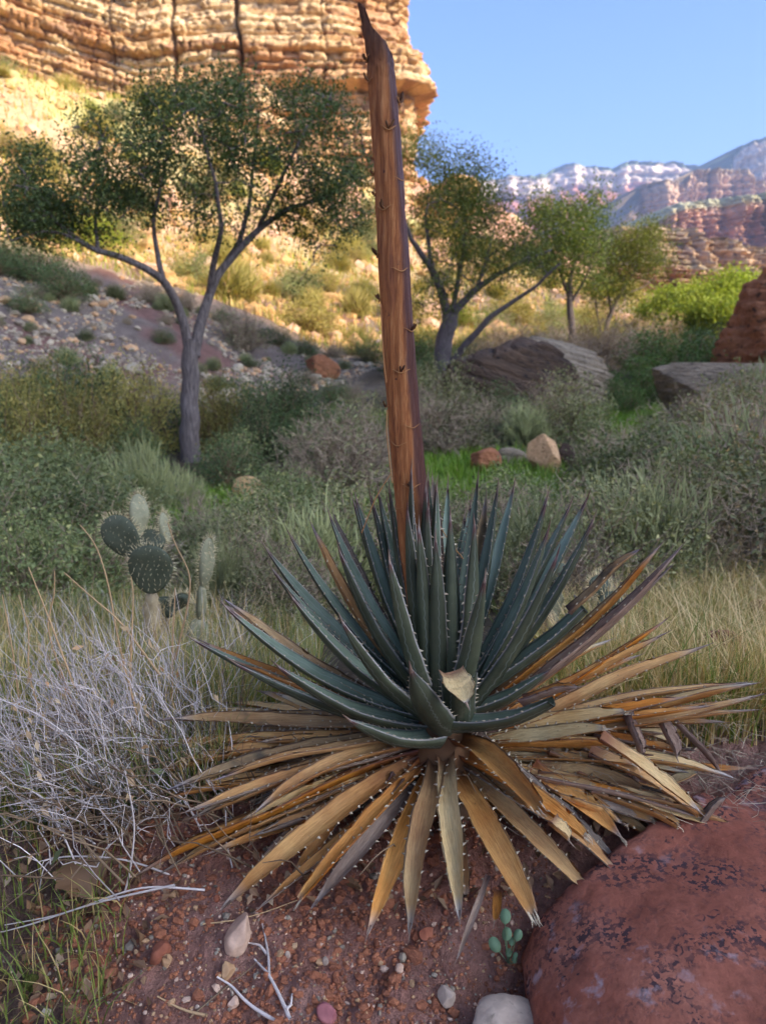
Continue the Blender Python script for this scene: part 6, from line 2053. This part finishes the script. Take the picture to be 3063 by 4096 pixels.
twig('twig', [[(1160, 4094), (1120, 4000), (1075, 3920), (1020, 3850)], [(1078, 3925), (1075, 3840), (1065, 3780), (1050, 3715)], [(1070, 3830), (1040, 3800), (995, 3790)], [(1145, 4060), (1165, 4030), (1170, 3995)]], .0042, 'twig_pale',
     'forked bleached twig lying on the red soil below the pink stone')
twig('twig', [[(1100, 4094), (1010, 4040), (960, 4000), (930, 3960), (870, 3930)]], .0036, 'twig_pale', 'crooked bleached twig lying left of the forked one')
twig('twig', [[(830, 4085), (760, 4070), (700, 4040), (632, 4000)]], .0030, 'twig_tan', 'tan curved straw on the soil at the bottom')
twig('twig', [[(760, 4090), (880, 3990), (985, 3900), (1060, 3830)]], .0018, 'twig_brown', 'thin brown straw crossing the crooked bleached twig')
twig('twig', [[(200, 4080), (290, 3920), (330, 3800), (430, 3690)]], .0018, 'twig_brown', 'thin dark stem lying on the soil beside the moss tuft')
twig('twig', [[(815, 3712), (930, 3700), (1060, 3660), (1190, 3620)]], .0018, 'twig_tan', 'thin tan straw under the left dead leaf tips')


def leaf_litter():
    rg = np.random.default_rng(970)
    pts = fan(1100, -40, 1300, 1.12, 1.75, rg, False)
    d = np.hypot(pts[:, 0] - AC[0], pts[:, 1] - AC[1])
    keep = ((d < .50) & (pts[:, 1] > 1.30)) | (pts[:, 0] < -.42)
    pts = pts[keep]
    pts[:, 2] += rg.uniform(.002, .022, len(pts))
    mb = MB(); leaves(mb, pts, .030, rg, 0, .55, 1.2)
    stuff(mb.obj('leaf_litter', M['litter'], None, False), 'brown leaf litter under the agave and the dry shrub', 'leaf litter')
    # straw and fibre caught under the right-hand leaves
    n = 420
    a = fan(n, 1000, 1560, 1.42, 1.85, rg, False); a[:, 2] = np.maximum(a[:, 2], 0.0) + rg.uniform(.0, .07, n)
    b = a + np.stack([rg.normal(.03, .07, n), rg.normal(-.02, .06, n), rg.normal(-.01, .03, n)], -1)
    mb = MB(); tubes(mb, curve_pts(a, b, 5, rg, .1, .12), np.broadcast_to(np.array([.0006, .0006, .0006, .0005, .0003]), (n, 5)), 3)
    stuff(mb.obj('dry_straw', M['fibre'], None, False), 'grey straw and loose fibres tangled under the right-hand dead leaves', 'straw')


leaf_litter()


def big_leaf(u, v, size, rz, label, mat='litter', tilt=(.5, .2), lift=.02, dy=None):
    """a single cottonwood leaf with a toothed, curled blade"""
    n = 26
    a = np.linspace(0, 2 * math.pi, n, endpoint=False)
    r = 1 + .10 * np.sin(a * 9) + .18 * np.cos(a) + .12 * np.cos(2 * a)
    rings = [np.zeros((1, 3))]
    V = [[0, 0, 0]]
    for k in (.35, .7, 1.0):
        x = np.cos(a) * r * k; y = np.sin(a) * r * k * .82
        z = .28 * (k ** 2) * np.sin(2 * a + .6) + .25 * y * y + .10 * np.sin(a * 5) * k ** 3
        V += list(np.stack([x, y, z], -1))
    V = np.array(V) * size
    F = [[0, 1 + i, 1 + (i + 1) % n] for i in range(n)]
    Fq = [[1 + k * n + i, 1 + (k + 1) * n + i, 1 + (k + 1) * n + (i + 1) % n, 1 + k * n + (i + 1) % n] for k in range(2) for i in range(n)]
    mb = MB(); mb.add(V, np.array(F)); mb.fl.append(np.array(Fq).ravel()); mb.ft.append(np.full(len(Fq), 4)); mb.fm.append(np.zeros(len(Fq), int))
    o = mb.obj('fallen_leaf', M[mat])
    g = G(u, v) if dy is None else PX(u, v, AY + dy)
    o.location = (g[0], g[1], g[2] + lift); o.rotation_euler = (tilt[0], tilt[1], rz)
    return tag(o, label, 'leaf')


big_leaf(330, 3560, .058, .4, 'large brown toothed leaf in the dark hollow under the dry shrub', 'litter', (.7, .2), .03)
big_leaf(1290, 3330, .036, 1.2, 'crumpled pale leaf caught between the left dead agave leaves', 'dryleaf', (.9, .4), .03, -.16)
big_leaf(1850, 3230, .040, .2, 'reddish-brown leaf tucked beside the front hanging agave leaf', 'litter', (1.2, .1), .0, -.12)
big_leaf(1940, 3330, .050, 2.2, 'crumpled dark brown leaf behind the broad blunt dead agave leaf', 'litter', (.9, .6), .0, -.14)
big_leaf(2400, 3120, .040, .9, 'pale papery leaf lying between the broken right-hand agave leaves', 'dryleaf', (.4, .3), .0, -.10)
big_leaf(1420, 3560, .026, .9, 'small dark curled leaf on the soil beneath the front left agave leaves', 'litter', (.3, .3), .012)


def seedling():
    b = G(2030, 3860)
    e = empty('seedling', b, 0, 'small seedling with round blue-green leaves between soil and red boulder', 'plant')
    Y = b[1]
    st = MB()
    for (u, v, s) in ((2020, 3665, 24), (2025, 3735, 22), (2070, 3740, 20), (1978, 3778, 26), (2033, 3810, 14), (2060, 3822, 11), (2058, 3838, 12), (2045, 3765, 14)):
        Yl = Y - .012
        c = PX(u, v, Yl) - b
        s_ = s / FPX * Yl / .84
        n = 18
        a = np.linspace(0, 2 * math.pi, n, endpoint=False)
        d = nrm(c - np.array([0, 0, -.02])); fw = nrm(np.array([rga.normal(0, .2), -.75, .65])); d = nrm(d - (d @ fw) * fw); sd = np.cross(d, fw)
        V = [c - fw * .0015] + [c + d * math.cos(q) * s_ * 1.15 + sd * math.sin(q) * s_ * .9 + fw * .002 * math.cos(2 * q) for q in a]
        V += [x - fw * .0012 for x in V[1:]]
        F = [[0, 1 + i, 1 + (i + 1) % n] for i in range(n)]
        mb = MB(); mb.add(np.array(V), np.array(F))
        Fq = np.array([[1 + i, 1 + n + i, 1 + n + (i + 1) % n, 1 + (i + 1) % n] for i in range(n)])
        mb.fl.append(Fq.ravel()); mb.ft.append(np.full(n, 4)); mb.fm.append(np.zeros(n, int))
        mb.obj('leaf', M['seed'], e)
        p0 = c - d * s_ * 1.1; p1 = np.array([.0, 0, .004])
        q = np.stack([p1, (p0 + p1) / 2 + np.array([0, -.004, .004]), p0])
        tubes(st, q[None], np.array([[.0012, .001, .0009]]), 5)
    st.obj('stems', M['seed'], e)


seedling()
g = G(130, 3960)
stone('moss_tuft', g, (.018, .014, .022), (0, .2, .3), M['moss'], 77, 'small tuft of yellow-green moss on the soil clod', 'moss', sub=4, cuts=2, rough=.3, sink=.25)


def herb():
    b = G(2600, 2640)
    e = empty('herb', b, 0, 'small blue-green leafy herb in the grass beyond the dead agave leaves', 'plant')
    rg = np.random.default_rng(985)
    t = b + 0
    mb = MB(); q = np.stack([np.zeros(3), np.array([.0, 0, .06]), np.array([.005, 0, .13])]); tubes(mb, q[None], np.array([[.0018, .0015, .001]]), 5); mb.obj('stem', M['sh_leafy'], e)
    c = np.stack([rg.normal(0, .025, 16), rg.normal(0, .02, 16), rg.uniform(.04, .14, 16)], -1)
    mb = MB(); leaves(mb, c, .038, rg, 0, .5, .6); mb.obj('leaves', M['seed'], e)


herb()
twig('branch', [[(2330, 2790), (2440, 2720), (2500, 2660), (2512, 2640)], [(2440, 2720), (2560, 2740), (2700, 2760), (2790, 2720)]], .004, 'twig_brown', 'thin dark dead branch lying across the right-hand dead leaves', .10)

# ------------------------------------------------------------------ air
mb = MB()
bx0, bx1, by0, by1, bz0, bz1 = -7500, 7500, -7500, 7500, -12.0, 1350.0
mb.add(np.array([[x, y, z] for x in (bx0, bx1) for y in (by0, by1) for z in (bz0, bz1)]),
       np.array([[0, 1, 3, 2], [4, 6, 7, 5], [0, 4, 5, 1], [2, 3, 7, 6], [0, 2, 6, 4], [1, 5, 7, 3]]))
hm = bpy.data.materials.new('haze_air')
hm.use_nodes = True
hn = hm.node_tree
hn.nodes.clear()
ho = hn.nodes.new('ShaderNodeOutputMaterial')
hv = hn.nodes.new('ShaderNodeVolumePrincipled')
hv.inputs['Color'].default_value = (0.45, 0.62, 1.0, 1)
hv.inputs['Density'].default_value = 0.00010
hv.inputs['Anisotropy'].default_value = 0.0
hn.links.new(hv.outputs[0], ho.inputs['Volume'])
haze = mb.obj('haze', hm, None, False)
stuff(haze, 'thin bluish air that fades the far mesas', 'haze')
